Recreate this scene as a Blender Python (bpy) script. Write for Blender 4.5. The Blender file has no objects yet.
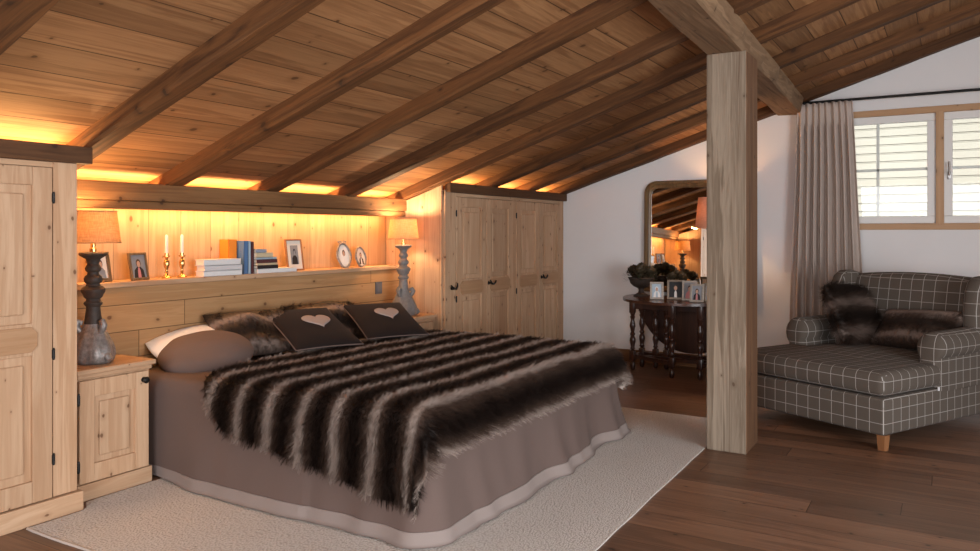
import bpy, bmesh, math, random
from math import sin, cos, pi, radians, atan, sqrt, hypot, exp
from mathutils import Vector, Matrix, Euler, noise

random.seed(7)
SC = bpy.context.scene
COL = SC.collection
PI = pi

# ------------------------------------------------------------------ camera
f_px, U0, V0, H = 776.0, 490.0, 232.0, 1.35
cam_d = bpy.data.cameras.new('camera')
cam_d.sensor_width = 36.0
cam_d.lens = f_px / 980.0 * 36.0
cam_d.shift_y = -(275.5 - V0) / 980.0
cam_d.clip_start = 0.02
cam = bpy.data.objects.new('camera', cam_d)
COL.objects.link(cam)
cam.location = (0, 0, H)
yaw = atan((950.0 - U0) / f_px)            # forward leans this far from +X towards +Y
cam.rotation_euler = (PI / 2, 0, yaw - PI / 2)
SC.camera = cam

# ------------------------------------------------------------------ world, sun, exposure
w = bpy.data.worlds.new('sky')
SC.world = w
w.use_nodes = True
wn = w.node_tree.nodes
bg = wn['Background']
bg.inputs['Color'].default_value = (0.80, 0.88, 1.0, 1)
bg.inputs['Strength'].default_value = 0.6
SC.view_settings.view_transform = 'Standard'
SC.view_settings.look = 'None'
SC.view_settings.gamma = 1.0
SC.view_settings.use_curve_mapping = False
SC.view_settings.exposure = 0.0
SC.render.film_transparent = False


def lamp(name, kind, loc, energy, color, rot=(0, 0, 0), size=None, size_y=None, radius=None, spread=None):
    d = bpy.data.lights.new(name, kind)
    d.energy = energy
    d.color = color
    if kind == 'AREA':
        d.shape = 'RECTANGLE'
        d.size = size
        d.size_y = size_y
        if spread:
            d.spread = spread
    if radius is not None and kind in ('POINT', 'SPOT'):
        d.shadow_soft_size = radius
    o = bpy.data.objects.new(name, d)
    COL.objects.link(o)
    o.location = loc
    o.rotation_euler = rot
    return o


# sun on the neighbouring wall outside the gable window (it comes over the roof)
sun = lamp('sun', 'SUN', (0, 0, 9), 3.9, (1.0, 0.95, 0.84), rot=(0, radians(-42), 0))
sun.data.angle = radians(1)
# soft fill lights added in unseen wall openings, right of and behind the camera
FILL_COL = (0.97, 0.97, 1.0)
lamp('fill_at_right_opening', 'AREA', (1.2, -3.28, 1.25), 290, (0.93, 0.96, 1.0), rot=(radians(90), 0, 0), size=3.8, size_y=2.3)
lamp('fill_at_rear_opening', 'AREA', (-2.58, 0.6, 1.45), 175, FILL_COL, rot=(0, radians(-90), 0), size=1.7, size_y=3.0)  # second added fill, at the unseen rear opening
WARM = (1.0, 0.53, 0.19)
# warm LED strips in the cove behind the eave beam and the cornices
lamp('cove_light_up', 'AREA', (3.83, 4.18, 1.545), 48, WARM, rot=(radians(180 + 42), 0, 0), size=3.0, size_y=0.05)
lamp('cove_light_down', 'AREA', (3.83, 4.17, 1.50), 14, WARM, rot=(radians(14), 0, 0), size=3.0, size_y=0.05)
lamp('cornice_light_over_left_wardrobe', 'AREA', (1.75, 3.80, 1.69), 12, WARM, rot=(radians(215), 0, 0), size=0.95, size_y=0.04)
lamp('cornice_light_over_right_wardrobe', 'AREA', (6.55, 3.80, 1.69), 18, WARM, rot=(radians(215), 0, 0), size=2.15, size_y=0.04)

# ------------------------------------------------------------------ node helpers


class NT:
    def __init__(self, name):
        self.m = bpy.data.materials.new(name)
        self.m.use_nodes = True
        self.t = self.m.node_tree
        self.t.nodes.clear()
        self.out = self.t.nodes.new('ShaderNodeOutputMaterial')

    def n(self, typ, ins=None, **props):
        nd = self.t.nodes.new('ShaderNode' + typ)
        for k, v in props.items():
            setattr(nd, k, v)
        for k, v in (ins or {}).items():
            self.set(nd.inputs[k], v)
        return nd

    def set(self, sock, v):
        if isinstance(v, bpy.types.NodeSocket):
            self.t.links.new(v, sock)
        elif isinstance(v, bpy.types.Node):
            self.t.links.new(v.outputs[0], sock)
        else:
            if hasattr(sock, 'default_value'):
                if isinstance(v, (tuple, list)) and len(v) == 3 and sock.type == 'RGBA':
                    v = (*v, 1)
                sock.default_value = v

    def math(self, op, a, b=None, c=None, clamp=False):
        nd = self.t.nodes.new('ShaderNodeMath')
        nd.operation = op
        nd.use_clamp = clamp
        self.set(nd.inputs[0], a)
        if b is not None:
            self.set(nd.inputs[1], b)
        if c is not None:
            self.set(nd.inputs[2], c)
        return nd.outputs[0]

    def mix(self, fac, a, b, blend='MIX'):
        nd = self.t.nodes.new('ShaderNodeMix')
        nd.data_type = 'RGBA'
        nd.blend_type = blend
        self.set(nd.inputs[0], fac)
        self.set(nd.inputs[6], a)
        self.set(nd.inputs[7], b)
        return nd.outputs[2]

    def smooth(self, x, lo, hi, a=0.0, b=1.0):
        nd = self.t.nodes.new('ShaderNodeMapRange')
        nd.interpolation_type = 'SMOOTHSTEP'
        self.set(nd.inputs[0], x)
        nd.inputs[1].default_value = lo
        nd.inputs[2].default_value = hi
        nd.inputs[3].default_value = a
        nd.inputs[4].default_value = b
        return nd.outputs[0]

    def coords(self):
        tc = self.n('TexCoord')
        s = self.n('SeparateXYZ', {0: tc.outputs['Object']})
        return tc, s.outputs

    def vec(self, x, y, z):
        return self.n('CombineXYZ', {0: x, 1: y, 2: z}).outputs[0]

    def noise(self, v, scale=1.0, detail=4.0, rough=0.55, dist=0.0):
        return self.n('TexNoise', {'Vector': v, 'Scale': scale, 'Detail': detail, 'Roughness': rough, 'Distortion': dist}).outputs[0]

    def finish(self, color, rough=0.6, bump=None, bump_strength=0.2, bump_dist=0.01, spec=0.3, metallic=0.0, sheen=0.0, **extra):
        b = self.n('BsdfPrincipled')
        self.set(b.inputs['Base Color'], color)
        self.set(b.inputs['Roughness'], rough)
        b.inputs['Specular IOR Level'].default_value = spec
        b.inputs['Metallic'].default_value = metallic
        b.inputs['Sheen Weight'].default_value = sheen
        for k, v in extra.items():
            self.set(b.inputs[k], v)
        if bump is not None:
            bn = self.n('Bump', {'Strength': bump_strength, 'Distance': bump_dist, 'Height': bump})
            self.t.links.new(bn.outputs[0], b.inputs['Normal'])
        self.t.links.new(b.outputs[0], self.out.inputs[0])
        return self.m


def wood(name, light, dark, axis='X', across=None, plank=None, length=None, knots=1.0, knot_col=None, rough=0.6,
         grain=1.0, var=0.12, gap=0.0035, spec=0.25, bump=0.25, streak=0.0, streak_col=None, seed=0.0, fine=1.0, slope=0.0, kf=1.0):
    """Procedural timber: AXIS runs along the grain; PLANK is a board width measured on the axis ACROSS."""
    t = NT(name)
    tc, o = t.coords()
    ax = {'X': 0, 'Y': 1, 'Z': 2}
    o = [o[0], o[1], t.math('MULTIPLY_ADD', o[1], slope, o[2]) if slope else o[2]]
    L = o[ax[axis]]
    rest = [a for a in 'XYZ' if a != axis]
    A = o[ax[across or rest[0]]]
    B = o[ax[[a for a in rest if a != (across or rest[0])][0]]]
    oi = t.n('ObjectInfo').outputs['Random']
    L = t.math('ADD', L, t.math('MULTIPLY_ADD', oi, 13.0, seed))
    gapmask = None
    rnd = oi
    if plank:
        q = t.math('DIVIDE', A, plank)
        idx = t.math('FLOOR', q)
        fr = t.math('FRACT', q)
        wn_ = t.n('TexWhiteNoise', {'W': t.math('ADD', idx, seed)}, noise_dimensions='1D')
        rnd = wn_.outputs['Value']
        edge = t.math('MULTIPLY', t.math('MINIMUM', fr, t.math('SUBTRACT', 1.0, fr)), plank)
        gapmask = t.smooth(edge, gap * 0.3, gap)
        L = t.math('ADD', L, t.math('MULTIPLY', rnd, 9.0))
        if length:
            ql = t.math('DIVIDE', L, length)
            fl = t.math('FRACT', ql)
            e2 = t.math('MULTIPLY', t.math('MINIMUM', fl, t.math('SUBTRACT', 1.0, fl)), length)
            gapmask = t.math('MULTIPLY', gapmask, t.smooth(e2, gap * 0.3, gap))
            wn2 = t.n('TexWhiteNoise', {'Vector': t.vec(idx, t.math('FLOOR', ql), seed)}, noise_dimensions='3D')
            rnd = wn2.outputs['Value']
    AB = t.math('ADD', A, B)
    v1 = t.vec(t.math('MULTIPLY', L, 0.9), t.math('MULTIPLY', A, 14.0 * fine), t.math('ADD', t.math('MULTIPLY', B, 14.0 * fine), t.math('MULTIPLY', rnd, 31.0)))
    g1 = t.noise(v1, 1.0, 5.0, 0.6, 0.6)
    v2 = t.vec(t.math('MULTIPLY', L, 2.5), t.math('MULTIPLY', A, 70.0 * fine), t.math('ADD', t.math('MULTIPLY', B, 70.0 * fine), t.math('MULTIPLY', rnd, 17.0)))
    g2 = t.noise(v2, 1.0, 3.0, 0.6, 0.2)
    ring = t.math('SINE', t.math('MULTIPLY_ADD', g1, 26.0, t.math('MULTIPLY', AB, 30.0)))
    fac = t.math('ADD', t.math('MULTIPLY', g1, 0.75), t.math('MULTIPLY_ADD', ring, 0.09, t.math('MULTIPLY', g2, 0.35)))
    fac = t.smooth(fac, 0.55 - 0.38 / grain, 0.55 + 0.38 / grain)
    col = t.mix(fac, light, dark)
    hgt = t.math('MULTIPLY', fac, -0.5)
    if knots > 0:
        kv = t.vec(t.math('MULTIPLY', L, 3.6 * kf), t.math('ADD', t.math('MULTIPLY', AB, 5.6 * kf), t.math('MULTIPLY', rnd, 23.0)), 0.0)
        warp = t.n('TexNoise', {'Vector': kv, 'Scale': 4.0})
        kv2 = t.n('VectorMath', {0: kv, 1: t.n('VectorMath', {0: warp.outputs[1], 1: (0.09, 0.09, 0)}, operation='MULTIPLY').outputs[0]}, operation='ADD').outputs[0]
        vo = t.n('TexVoronoi', {'Vector': kv2, 'Scale': 1.0, 'Randomness': 1.0}, voronoi_dimensions='2D')
        d = vo.outputs['Distance']
        cr = t.n('SeparateColor', {0: vo.outputs['Color']}).outputs
        on = t.smooth(cr[0], 0.62 - 0.25 * knots, 0.66 - 0.25 * knots)
        size = t.math('MULTIPLY_ADD', t.math('MULTIPLY', cr[1], cr[1]), 0.055, 0.022)
        rel = t.math('DIVIDE', d, size)
        km = t.math('MULTIPLY', on, t.smooth(rel, 1.25, 0.55))
        halo = t.math('MULTIPLY', on, t.smooth(rel, 3.6, 0.8))
        kc = knot_col or tuple(c * 0.35 for c in dark)
        col = t.mix(t.math('MULTIPLY', halo, 0.40), col, tuple(c * 0.8 for c in dark))
        col = t.mix(t.math('MULTIPLY', km, 0.85), col, kc)
    if streak:
        sv = t.vec(t.math('MULTIPLY', L, 0.7), t.math('MULTIPLY', A, 22.0), t.math('MULTIPLY', B, 22.0))
        sn = t.noise(sv, 1.0, 4.0, 0.5, 0.8)
        sm = t.smooth(sn, 0.62, 0.72)
        col = t.mix(t.math('MULTIPLY', sm, streak), col, streak_col or (0.03, 0.018, 0.01))
    if var:
        hv = t.n('HueSaturation', {'Hue': 0.5, 'Saturation': 1.0, 'Value': t.math('MULTIPLY_ADD', rnd, 2 * var, 1.0 - var), 'Fac': 1.0, 'Color': col})
        col = hv.outputs[0]
    if gapmask is not None:
        col = t.mix(gapmask, tuple(c * 0.33 for c in dark), col)
        hgt = t.math('ADD', hgt, t.math('MULTIPLY', gapmask, 1.5))
    return t.finish(col, rough, hgt, bump, 0.006, spec)


def plain(name, col, rough=0.6, var=0.06, scale=30.0, bump=0.0, spec=0.3, metallic=0.0, sheen=0.0, **extra):
    t = NT(name)
    tc, o = t.coords()
    nz = t.noise(tc.outputs['Object'], scale, 4.0)
    c = t.mix(nz, tuple(x * (1 - var) for x in col), tuple(min(1, x * (1 + var)) for x in col))
    return t.finish(c, rough, nz if bump else None, bump, 0.004, spec, metallic, sheen, **extra)


def cloth(name, a, b, scale=700.0, rough=0.9, sheen=0.04, mottled=0.0, bump=0.3):
    t = NT(name)
    tc, o = t.coords()
    wv = t.noise(tc.outputs['Object'], scale, 2.0)
    c = t.mix(wv, a, b)
    if mottled:
        c = t.mix(t.math('MULTIPLY', t.noise(tc.outputs['Object'], 9.0, 4.0), mottled), c, tuple(x * 0.75 for x in a))
    return t.finish(c, rough, wv, bump, 0.002, 0.04, 0.0, sheen)


def emit(name, col, strength):
    t = NT(name)
    e = t.n('Emission', {'Color': (*col, 1), 'Strength': strength})
    t.t.links.new(e.outputs[0], t.out.inputs[0])
    return t.m


def shade_cloth(name, col, weave, trans=0.55):
    t = NT(name)
    tc, o = t.coords()
    n1 = t.noise(t.vec(t.math('MULTIPLY', o[0], 20.0), t.math('MULTIPLY', o[1], 20.0), t.math('MULTIPLY', o[2], 320.0)), 1.0, 3.0)
    n2 = t.noise(t.vec(t.math('MULTIPLY', o[0], 260.0), t.math('MULTIPLY', o[1], 260.0), t.math('MULTIPLY', o[2], 16.0)), 1.0, 3.0)
    f = t.smooth(t.math('MULTIPLY_ADD', n1, 0.5, t.math('MULTIPLY', n2, 0.5)), 0.35, 0.65)
    c = t.mix(f, col, weave)
    d = t.n('BsdfDiffuse', {'Color': c})
    tr = t.n('BsdfTranslucent', {'Color': c})
    mx = t.n('MixShader', {0: trans, 1: d, 2: tr})
    t.t.links.new(mx.outputs[0], t.out.inputs[0])
    return t.m


M = {}
# pale knotty pine (panelling, wardrobes, nightstands)
PL, PD, PK = (0.61, 0.410, 0.260), (0.46, 0.270, 0.150), (0.14, 0.06, 0.028)
M['pine_z'] = wood('pine_vertical', PL, PD, 'Z', 'X', knots=1.7, knot_col=PK, rough=0.55, var=0.08, kf=1.35, grain=1.25)
M['pine_x'] = wood('pine_horizontal', PL, PD, 'X', 'Z', knots=1.6, knot_col=PK, rough=0.55, var=0.08, kf=1.3, grain=1.2)
M['pine_plaque'] = wood('pine_plaque', (0.50, 0.305, 0.17), (0.38, 0.205, 0.10), 'X', 'Z', knots=0.3, knot_col=PK, rough=0.5, var=0.05)
M['pine_wall'] = wood('pine_vertical_boards', (0.60, 0.41, 0.24), (0.46, 0.28, 0.14), 'Z', 'X', plank=0.235, knots=1.3, knot_col=PK, var=0.08, gap=0.0022)
M['pine_side'] = wood('pine_side_boards', PL, PD, 'Z', 'Y', plank=0.16, knots=1.6, knot_col=PK, var=0.08, gap=0.002, kf=1.3)
M['pine_head'] = wood('pine_headboard_boards', (0.49, 0.285, 0.135), (0.37, 0.20, 0.085), 'X', 'Z', plank=0.155, length=2.6, knots=0.8, knot_col=PK, var=0.10)
# ceiling, rafters, beams, post
M['ceiling'] = wood('ceiling_boards', (0.40, 0.21, 0.092), (0.22, 0.102, 0.042), 'X', 'Y', plank=0.21, knots=1.1, knot_col=(0.09, 0.04, 0.016), rough=0.7, var=0.20, gap=0.0045, grain=1.3)
M['rafter'] = wood('rafter_timber', (0.165, 0.070, 0.024), (0.046, 0.019, 0.008), 'Y', 'Z', knots=0.4, knot_col=(0.04, 0.02, 0.01), rough=0.7, var=0.18, streak=0.6, bump=0.5, slope=0.322)
M['beam'] = wood('eave_beam_timber', (0.28, 0.14, 0.056), (0.14, 0.064, 0.025), 'X', 'Z', knots=0.7, knot_col=(0.05, 0.02, 0.01), rough=0.7, var=0.1, bump=0.4)
M['cornice'] = wood('cornice_dark_timber', (0.13, 0.060, 0.025), (0.055, 0.025, 0.011), 'X', 'Z', knots=0.5, knot_col=(0.03, 0.015, 0.01), rough=0.7, var=0.1, bump=0.4)
M['purlin'] = wood('hewn_purlin_timber', (0.29, 0.185, 0.105), (0.14, 0.08, 0.042), 'X', 'Y', knots=0.3, rough=0.8, var=0.05, streak=0.5, bump=0.6)
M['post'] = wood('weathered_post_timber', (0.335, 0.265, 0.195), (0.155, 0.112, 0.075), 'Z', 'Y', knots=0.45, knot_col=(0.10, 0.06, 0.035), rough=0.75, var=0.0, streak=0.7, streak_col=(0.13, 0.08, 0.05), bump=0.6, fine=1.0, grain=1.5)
M['post_flank'] = wood('brown_post_flank', (0.20, 0.105, 0.055), (0.10, 0.05, 0.026), 'Z', 'X', knots=0.3, rough=0.75, var=0.0, streak=0.5, bump=0.5)  # darker, browner timber for the post's -Y face only
M['floor'] = wood('floor_boards', (0.27, 0.145, 0.085), (0.135, 0.068, 0.038), 'Y', 'X', plank=0.19, length=1.9, knots=0.15, knot_col=(0.03, 0.015, 0.01), rough=0.38, var=0.28, gap=0.003, spec=0.4, bump=0.15)
M['base'] = wood('baseboard_timber', (0.26, 0.13, 0.06), (0.15, 0.07, 0.03), 'Y', 'Z', knots=0.2, rough=0.5, var=0.05)
M['dark_wood'] = wood('dark_oak', (0.060, 0.022, 0.013), (0.022, 0.009, 0.006), 'Z', 'X', knots=0.0, rough=0.28, var=0.05, spec=0.5, bump=0.1)
M['dark_wood_top'] = wood('dark_oak_top', (0.085, 0.032, 0.018), (0.035, 0.013, 0.008), 'Y', 'X', knots=0.0, rough=0.22, var=0.05, spec=0.5, bump=0.1)
M['foot'] = wood('beech_foot', (0.34, 0.16, 0.07), (0.24, 0.10, 0.04), 'Z', 'X', knots=0.0, rough=0.4, var=0.05)
M['win_wood'] = wood('window_frame_pine', (0.58, 0.36, 0.20), (0.46, 0.26, 0.13), 'Y', 'Z', knots=0.15, rough=0.45, var=0.05)
M['win_wood_z'] = wood('window_mullion_pine', (0.58, 0.36, 0.20), (0.46, 0.26, 0.13), 'Z', 'Y', knots=0.15, rough=0.45, var=0.05)
M['gilt_wood'] = wood('worn_gilt', (0.25, 0.155, 0.07), (0.07, 0.04, 0.02), 'Z', 'Y', knots=0.0, rough=0.35, var=0.05, spec=0.5)
M['wall'] = plain('white_plaster', (0.80, 0.785, 0.775), 0.9, 0.02, 6.0, 0.08, 0.1)
M['white_paint'] = plain('white_paint', (0.82, 0.81, 0.78), 0.4, 0.02)
M['siding'] = wood('whitewashed_siding', (0.78, 0.755, 0.69), (0.75, 0.715, 0.64), 'Y', 'Z', plank=0.092, knots=0.0, rough=0.8, var=0.02, gap=0.003, bump=0.3)
M['iron'] = plain('black_iron', (0.018, 0.017, 0.016), 0.45, 0.2, 60, 0.2, 0.5, 0.6)
M['steel'] = plain('grey_steel', (0.35, 0.34, 0.33), 0.35, 0.1, 60, 0.0, 0.5, 0.9)
M['lead_glaze'] = plain('grey_carved_wood', (0.20, 0.185, 0.175), 0.55, 0.35, 45, 0.5, 0.4)
M['dark_carved'] = plain('dark_carved_wood', (0.050, 0.037, 0.030), 0.6, 0.45, 45, 0.5, 0.4)
M['silver_leaf'] = plain('worn_silver_leaf', (0.26, 0.235, 0.22), 0.4, 0.75, 55, 0.8, 0.5, 0.35)
M['brass'] = plain('brass', (0.70, 0.43, 0.16), 0.25, 0.15, 60, 0.0, 0.5, 0.9)
M['wax'] = plain('white_wax', (0.86, 0.80, 0.72), 0.5, 0.02)
M['shade_orange'] = shade_cloth('orange_linen_shade', (0.74, 0.50, 0.26), (0.54, 0.33, 0.15), 0.45)
M['shade_cream'] = shade_cloth('cream_linen_shade', (0.80, 0.58, 0.36), (0.66, 0.44, 0.24), 0.5)
M['shade_pink'] = shade_cloth('dusky_linen_shade', (0.55, 0.36, 0.28), (0.45, 0.28, 0.21), 0.30)
M['bulb'] = emit('glowing_bulb', (1.0, 0.62, 0.28), 14.0)
M['taupe'] = cloth('taupe_cotton', (0.180, 0.130, 0.113), (0.130, 0.092, 0.080), 500, mottled=0.2)
M['taupe_light'] = cloth('pale_taupe_hem', (0.33, 0.275, 0.25), (0.27, 0.22, 0.20), 500)
M['white_cotton'] = cloth('white_cotton', (0.80, 0.79, 0.80), (0.74, 0.73, 0.74), 400, sheen=0.1)
M['charcoal_felt'] = cloth('charcoal_felt', (0.029, 0.021, 0.019), (0.016, 0.012, 0.011), 260, mottled=0.4)
M['heart_felt'] = cloth('pale_heart_felt', (0.42, 0.365, 0.345), (0.33, 0.285, 0.27), 300)
M['curtain'] = cloth('greige_linen', (0.64, 0.54, 0.475), (0.51, 0.425, 0.37), 300, sheen=0.03, mottled=0.3)
M['leaf'] = plain('dark_green_leaf', (0.030, 0.040, 0.016), 0.5, 0.5, 25)
M['artichoke'] = plain('dried_brown_petal', (0.050, 0.036, 0.018), 0.6, 0.5, 25)
M['mirror'] = plain('mirror_glass', (0.86, 0.86, 0.84), 0.015, 0.0, 1.0, 0.0, 0.5, 1.0)
M['paper'] = plain('cream_paper', (0.78, 0.72, 0.62), 0.8, 0.04)
M['black_print'] = plain('black_print', (0.02, 0.02, 0.022), 0.5, 0.2)
M['grey_print'] = plain('grey_print', (0.25, 0.26, 0.28), 0.5, 0.2)
M['skin_print'] = plain('skin_tone_print', (0.55, 0.32, 0.22), 0.5, 0.1)
M['blue_print'] = plain('pale_blue_print', (0.42, 0.52, 0.60), 0.5, 0.1)
M['pink_print'] = plain('rose_print', (0.55, 0.22, 0.22), 0.5, 0.1)
M['white_print'] = plain('white_print', (0.80, 0.78, 0.74), 0.5, 0.05)
M['hair_print'] = plain('brown_hair_print', (0.07, 0.04, 0.025), 0.5, 0.2)
M['glass'] = None


def glass_mat():
    t = NT('window_glass')
    fr = t.n('Fresnel', {'IOR': 1.45})
    tr = t.n('BsdfTransparent', {'Color': (0.97, 0.98, 0.97, 1)})
    gl = t.n('BsdfGlossy', {'Roughness': 0.02})
    mx = t.n('MixShader', {0: t.math('MULTIPLY', fr.outputs[0], 0.6), 1: tr, 2: gl})
    t.t.links.new(mx.outputs[0], t.out.inputs[0])
    return t.m


M['glass'] = glass_mat()


def book_mat(name, col, rough=0.5):
    return plain(name, col, rough, 0.05, 40)


def rug_mat():
    t = NT('woven_wool_rug')
    tc, o = t.coords()
    v = t.vec(t.math('MULTIPLY', o[0], 70.0), t.math('MULTIPLY', o[1], 110.0), 0.0)
    a = t.n('TexVoronoi', {'Vector': v, 'Scale': 1.0, 'Randomness': 0.9}, voronoi_dimensions='2D').outputs['Distance']
    b = t.noise(tc.outputs['Object'], 3.0, 4.0)
    f = t.smooth(a, 0.1, 0.75)
    c = t.mix(f, (0.80, 0.765, 0.725), (0.60, 0.555, 0.51))
    c = t.mix(t.math('MULTIPLY', b, 0.25), c, (0.62, 0.55, 0.49))
    return t.finish(c, 0.95, t.math('MULTIPLY', a, -1.0), 0.7, 0.008, 0.05, 0.0, 0.0)


M['rug'] = rug_mat()
M['rug_edge'] = cloth('rug_binding', (0.66, 0.60, 0.54), (0.55, 0.49, 0.44), 300)


def plaid_mat():
    t = NT('grey_windowpane_wool')
    uv = t.n('UVMap', uv_map='UVMap').outputs[0]
    s = t.n('SeparateXYZ', {0: uv}).outputs
    tc = t.n('TexCoord')
    fuzz = t.noise(tc.outputs['Object'], 420.0, 2.0)
    broad = t.noise(tc.outputs['Object'], 60.0, 3.0)
    def line(x, per, wd, off):
        fr = t.math('FRACT', t.math('ADD', t.math('DIVIDE', x, per), off))
        d = t.math('MULTIPLY', t.math('ABSOLUTE', t.math('SUBTRACT', fr, 0.5)), per)
        return t.smooth(d, wd, wd * 0.4)
    l1 = line(s[0], 0.088, 0.0026, 0.0)
    l2 = line(s[1], 0.083, 0.0026, 0.2)
    base = t.mix(fuzz, (0.135, 0.111, 0.090), (0.088, 0.072, 0.059))
    ln = t.math('MULTIPLY', t.math('MAXIMUM', l1, t.math('MULTIPLY', l2, 0.8)), t.smooth(broad, 0.15, 0.5, 0.5, 0.95))
    c = t.mix(ln, base, (0.46, 0.43, 0.40))
    return t.finish(c, 0.9, fuzz, 0.3, 0.002, 0.1, 0.0, 0.03)


M['plaid'] = plaid_mat()


def fur_mat(name, dark, mid, pale, stripes):
    """STRIPES: list of uv v-centres is replaced by a periodic pattern in uv v when a float period is given."""
    t = NT(name)
    uv = t.n('UVMap', uv_map='UVMap').outputs[0]
    s = t.n('SeparateXYZ', {0: uv}).outputs
    nz = t.noise(uv, 3.0, 3.0)
    fine = t.noise(uv, 70.0, 2.0)
    v = t.math('ADD', s[1], t.math('MULTIPLY_ADD', nz, 0.05, 0.012))
    fr = t.math('FRACT', t.math('DIVIDE', v, stripes))
    d = t.math('ABSOLUTE', t.math('SUBTRACT', fr, 0.5))       # 0 on the stripe centre, 0.5 between
    k = t.math('ADD', d, t.math('MULTIPLY_ADD', fine, 0.10, -0.05))
    c = t.mix(t.smooth(k, 0.42, 0.16), dark, mid)
    c = t.mix(t.smooth(k, 0.19, 0.04), c, pale)
    c = t.mix(t.math('MULTIPLY', t.smooth(fine, 0.35, 0.75), 0.25), c, dark)
    b = t.n('BsdfPrincipled', {'Base Color': c, 'Roughness': 0.55})
    b.inputs['Specular IOR Level'].default_value = 0.25
    t.t.links.new(b.outputs[0], t.out.inputs[0])
    return t.m


M['fur'] = fur_mat('striped_faux_fur', (0.016, 0.009, 0.0065), (0.100, 0.062, 0.045), (0.50, 0.41, 0.355), 0.215)
M['fur_pillow'] = fur_mat('pillow_faux_fur', (0.018, 0.011, 0.008), (0.065, 0.041, 0.030), (0.23, 0.17, 0.14), 0.22)

# ------------------------------------------------------------------ mesh helpers


def bm_box(bm, lo, hi, bevel=0.0, seg=2):
    v = [bm.verts.new((x, y, z)) for z in (lo[2], hi[2]) for y in (lo[1], hi[1]) for x in (lo[0], hi[0])]
    fs = [bm.faces.new([v[i] for i in q]) for q in ((0, 2, 3, 1), (4, 5, 7, 6), (0, 1, 5, 4), (2, 6, 7, 3), (0, 4, 6, 2), (1, 3, 7, 5))]
    if bevel > 0:
        es = list({e for f in fs for e in f.edges})
        bmesh.ops.bevel(bm, geom=es, offset=bevel, segments=seg, affect='EDGES', profile=0.5)
    return v


def bm_prism(bm, poly, h0, h1, plane='XY', bevel=0.0):
    """Extrude a polygon given in PLANE from h0 to h1 on the remaining axis."""
    def P(a, b, h):
        return {'XY': (a, b, h), 'YZ': (h, a, b), 'XZ': (a, h, b)}[plane]
    lo = [bm.verts.new(P(a, b, h0)) for a, b in poly]
    hi = [bm.verts.new(P(a, b, h1)) for a, b in poly]
    n = len(poly)
    fs = [bm.faces.new(lo), bm.faces.new(hi)]
    for i in range(n):
        fs.append(bm.faces.new((lo[i], lo[(i + 1) % n], hi[(i + 1) % n], hi[i])))
    if bevel:
        es = list({e for f in fs for e in f.edges})
        bmesh.ops.bevel(bm, geom=es, offset=bevel, segments=2, affect='EDGES', profile=0.5)


def bm_lathe(bm, prof, seg=32, center=(0, 0, 0), mod=None, cap=True):
    """PROF: (radius, z) from bottom to top; MOD(radius, z, angle) -> radius."""
    rings = []
    for r, z in prof:
        ring = []
        for i in range(seg):
            a = 2 * PI * i / seg
            rr = mod(r, z, a) if mod else r
            ring.append(bm.verts.new((center[0] + rr * cos(a), center[1] + rr * sin(a), center[2] + z)))
        rings.append(ring)
    for a, b in zip(rings, rings[1:]):
        for i in range(seg):
            bm.faces.new((a[i], a[(i + 1) % seg], b[(i + 1) % seg], b[i]))
    if cap:
        bm.faces.new(rings[0][::-1])
        bm.faces.new(rings[-1])


def bm_tube(bm, pts, r, seg=10, closed=False):
    pts = [Vector(p) for p in pts]
    rings = []
    n = len(pts)
    rr = r if isinstance(r, (list, tuple)) else [r] * n
    prev = None
    for i, p in enumerate(pts):
        if closed:
            d = pts[(i + 1) % n] - pts[i - 1]
        else:
            d = pts[min(i + 1, n - 1)] - pts[max(i - 1, 0)]
        d.normalize()
        if prev is None:
            up = Vector((0, 0, 1)) if abs(d.z) < 0.9 else Vector((1, 0, 0))
            a = d.cross(up).normalized()
        else:
            a = (prev - d * prev.dot(d)).normalized()
        prev = a
        b = d.cross(a)
        rings.append([bm.verts.new(p + (a * cos(2 * PI * k / seg) + b * sin(2 * PI * k / seg)) * rr[i]) for k in range(seg)])
    m = n if closed else n - 1
    for i in range(m):
        a, b = rings[i], rings[(i + 1) % n]
        for k in range(seg):
            bm.faces.new((a[k], a[(k + 1) % seg], b[(k + 1) % seg], b[k]))
    if not closed:
        bm.faces.new(rings[0][::-1])
        bm.faces.new(rings[-1])


def bm_ball(bm, c, r, u=16, v=10):
    mt = Matrix.Translation(c) @ Matrix.Diagonal((*(r if isinstance(r, (tuple, list)) else (r, r, r)), 1))
    bmesh.ops.create_uvsphere(bm, u_segments=u, v_segments=v, radius=1.0, matrix=mt)


def bm_grid(bm, fn, nu, nv, closed_u=False):
    g = [[bm.verts.new(fn(i / (nu if closed_u else nu - 1), j / (nv - 1))) for i in range(nu)] for j in range(nv)]
    for j in range(nv - 1):
        for i in range(nu if closed_u else nu - 1):
            bm.faces.new((g[j][i], g[j][(i + 1) % nu], g[j + 1][(i + 1) % nu], g[j + 1][i]))
    return g


def build(name, bm, mat, parent=None, smooth=False, angle=None):
    bmesh.ops.recalc_face_normals(bm, faces=bm.faces)
    me = bpy.data.meshes.new(name)
    bm.to_mesh(me)
    bm.free()
    mats = mat if isinstance(mat, (list, tuple)) else [mat]
    for m in mats:
        me.materials.append(m)
    if smooth:
        for p in me.polygons:
            p.use_smooth = True
        if angle:
            me.set_sharp_from_angle(angle=radians(angle))
    o = bpy.data.objects.new(name, me)
    COL.objects.link(o)
    if parent:
        o.parent = parent
    return o


def tag(o, label, cat, group=None):
    o['label'] = label
    o['category'] = cat
    if group:
        o['group'] = group
    return o


def thing(name, label, cat, loc=(0, 0, 0), rotz=0.0, group=None, rot=None):
    o = bpy.data.objects.new(name, None)
    o.empty_display_size = 0.1
    COL.objects.link(o)
    o.location = loc
    o.rotation_euler = rot or (0, 0, rotz)
    return tag(o, label, cat, group)


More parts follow.
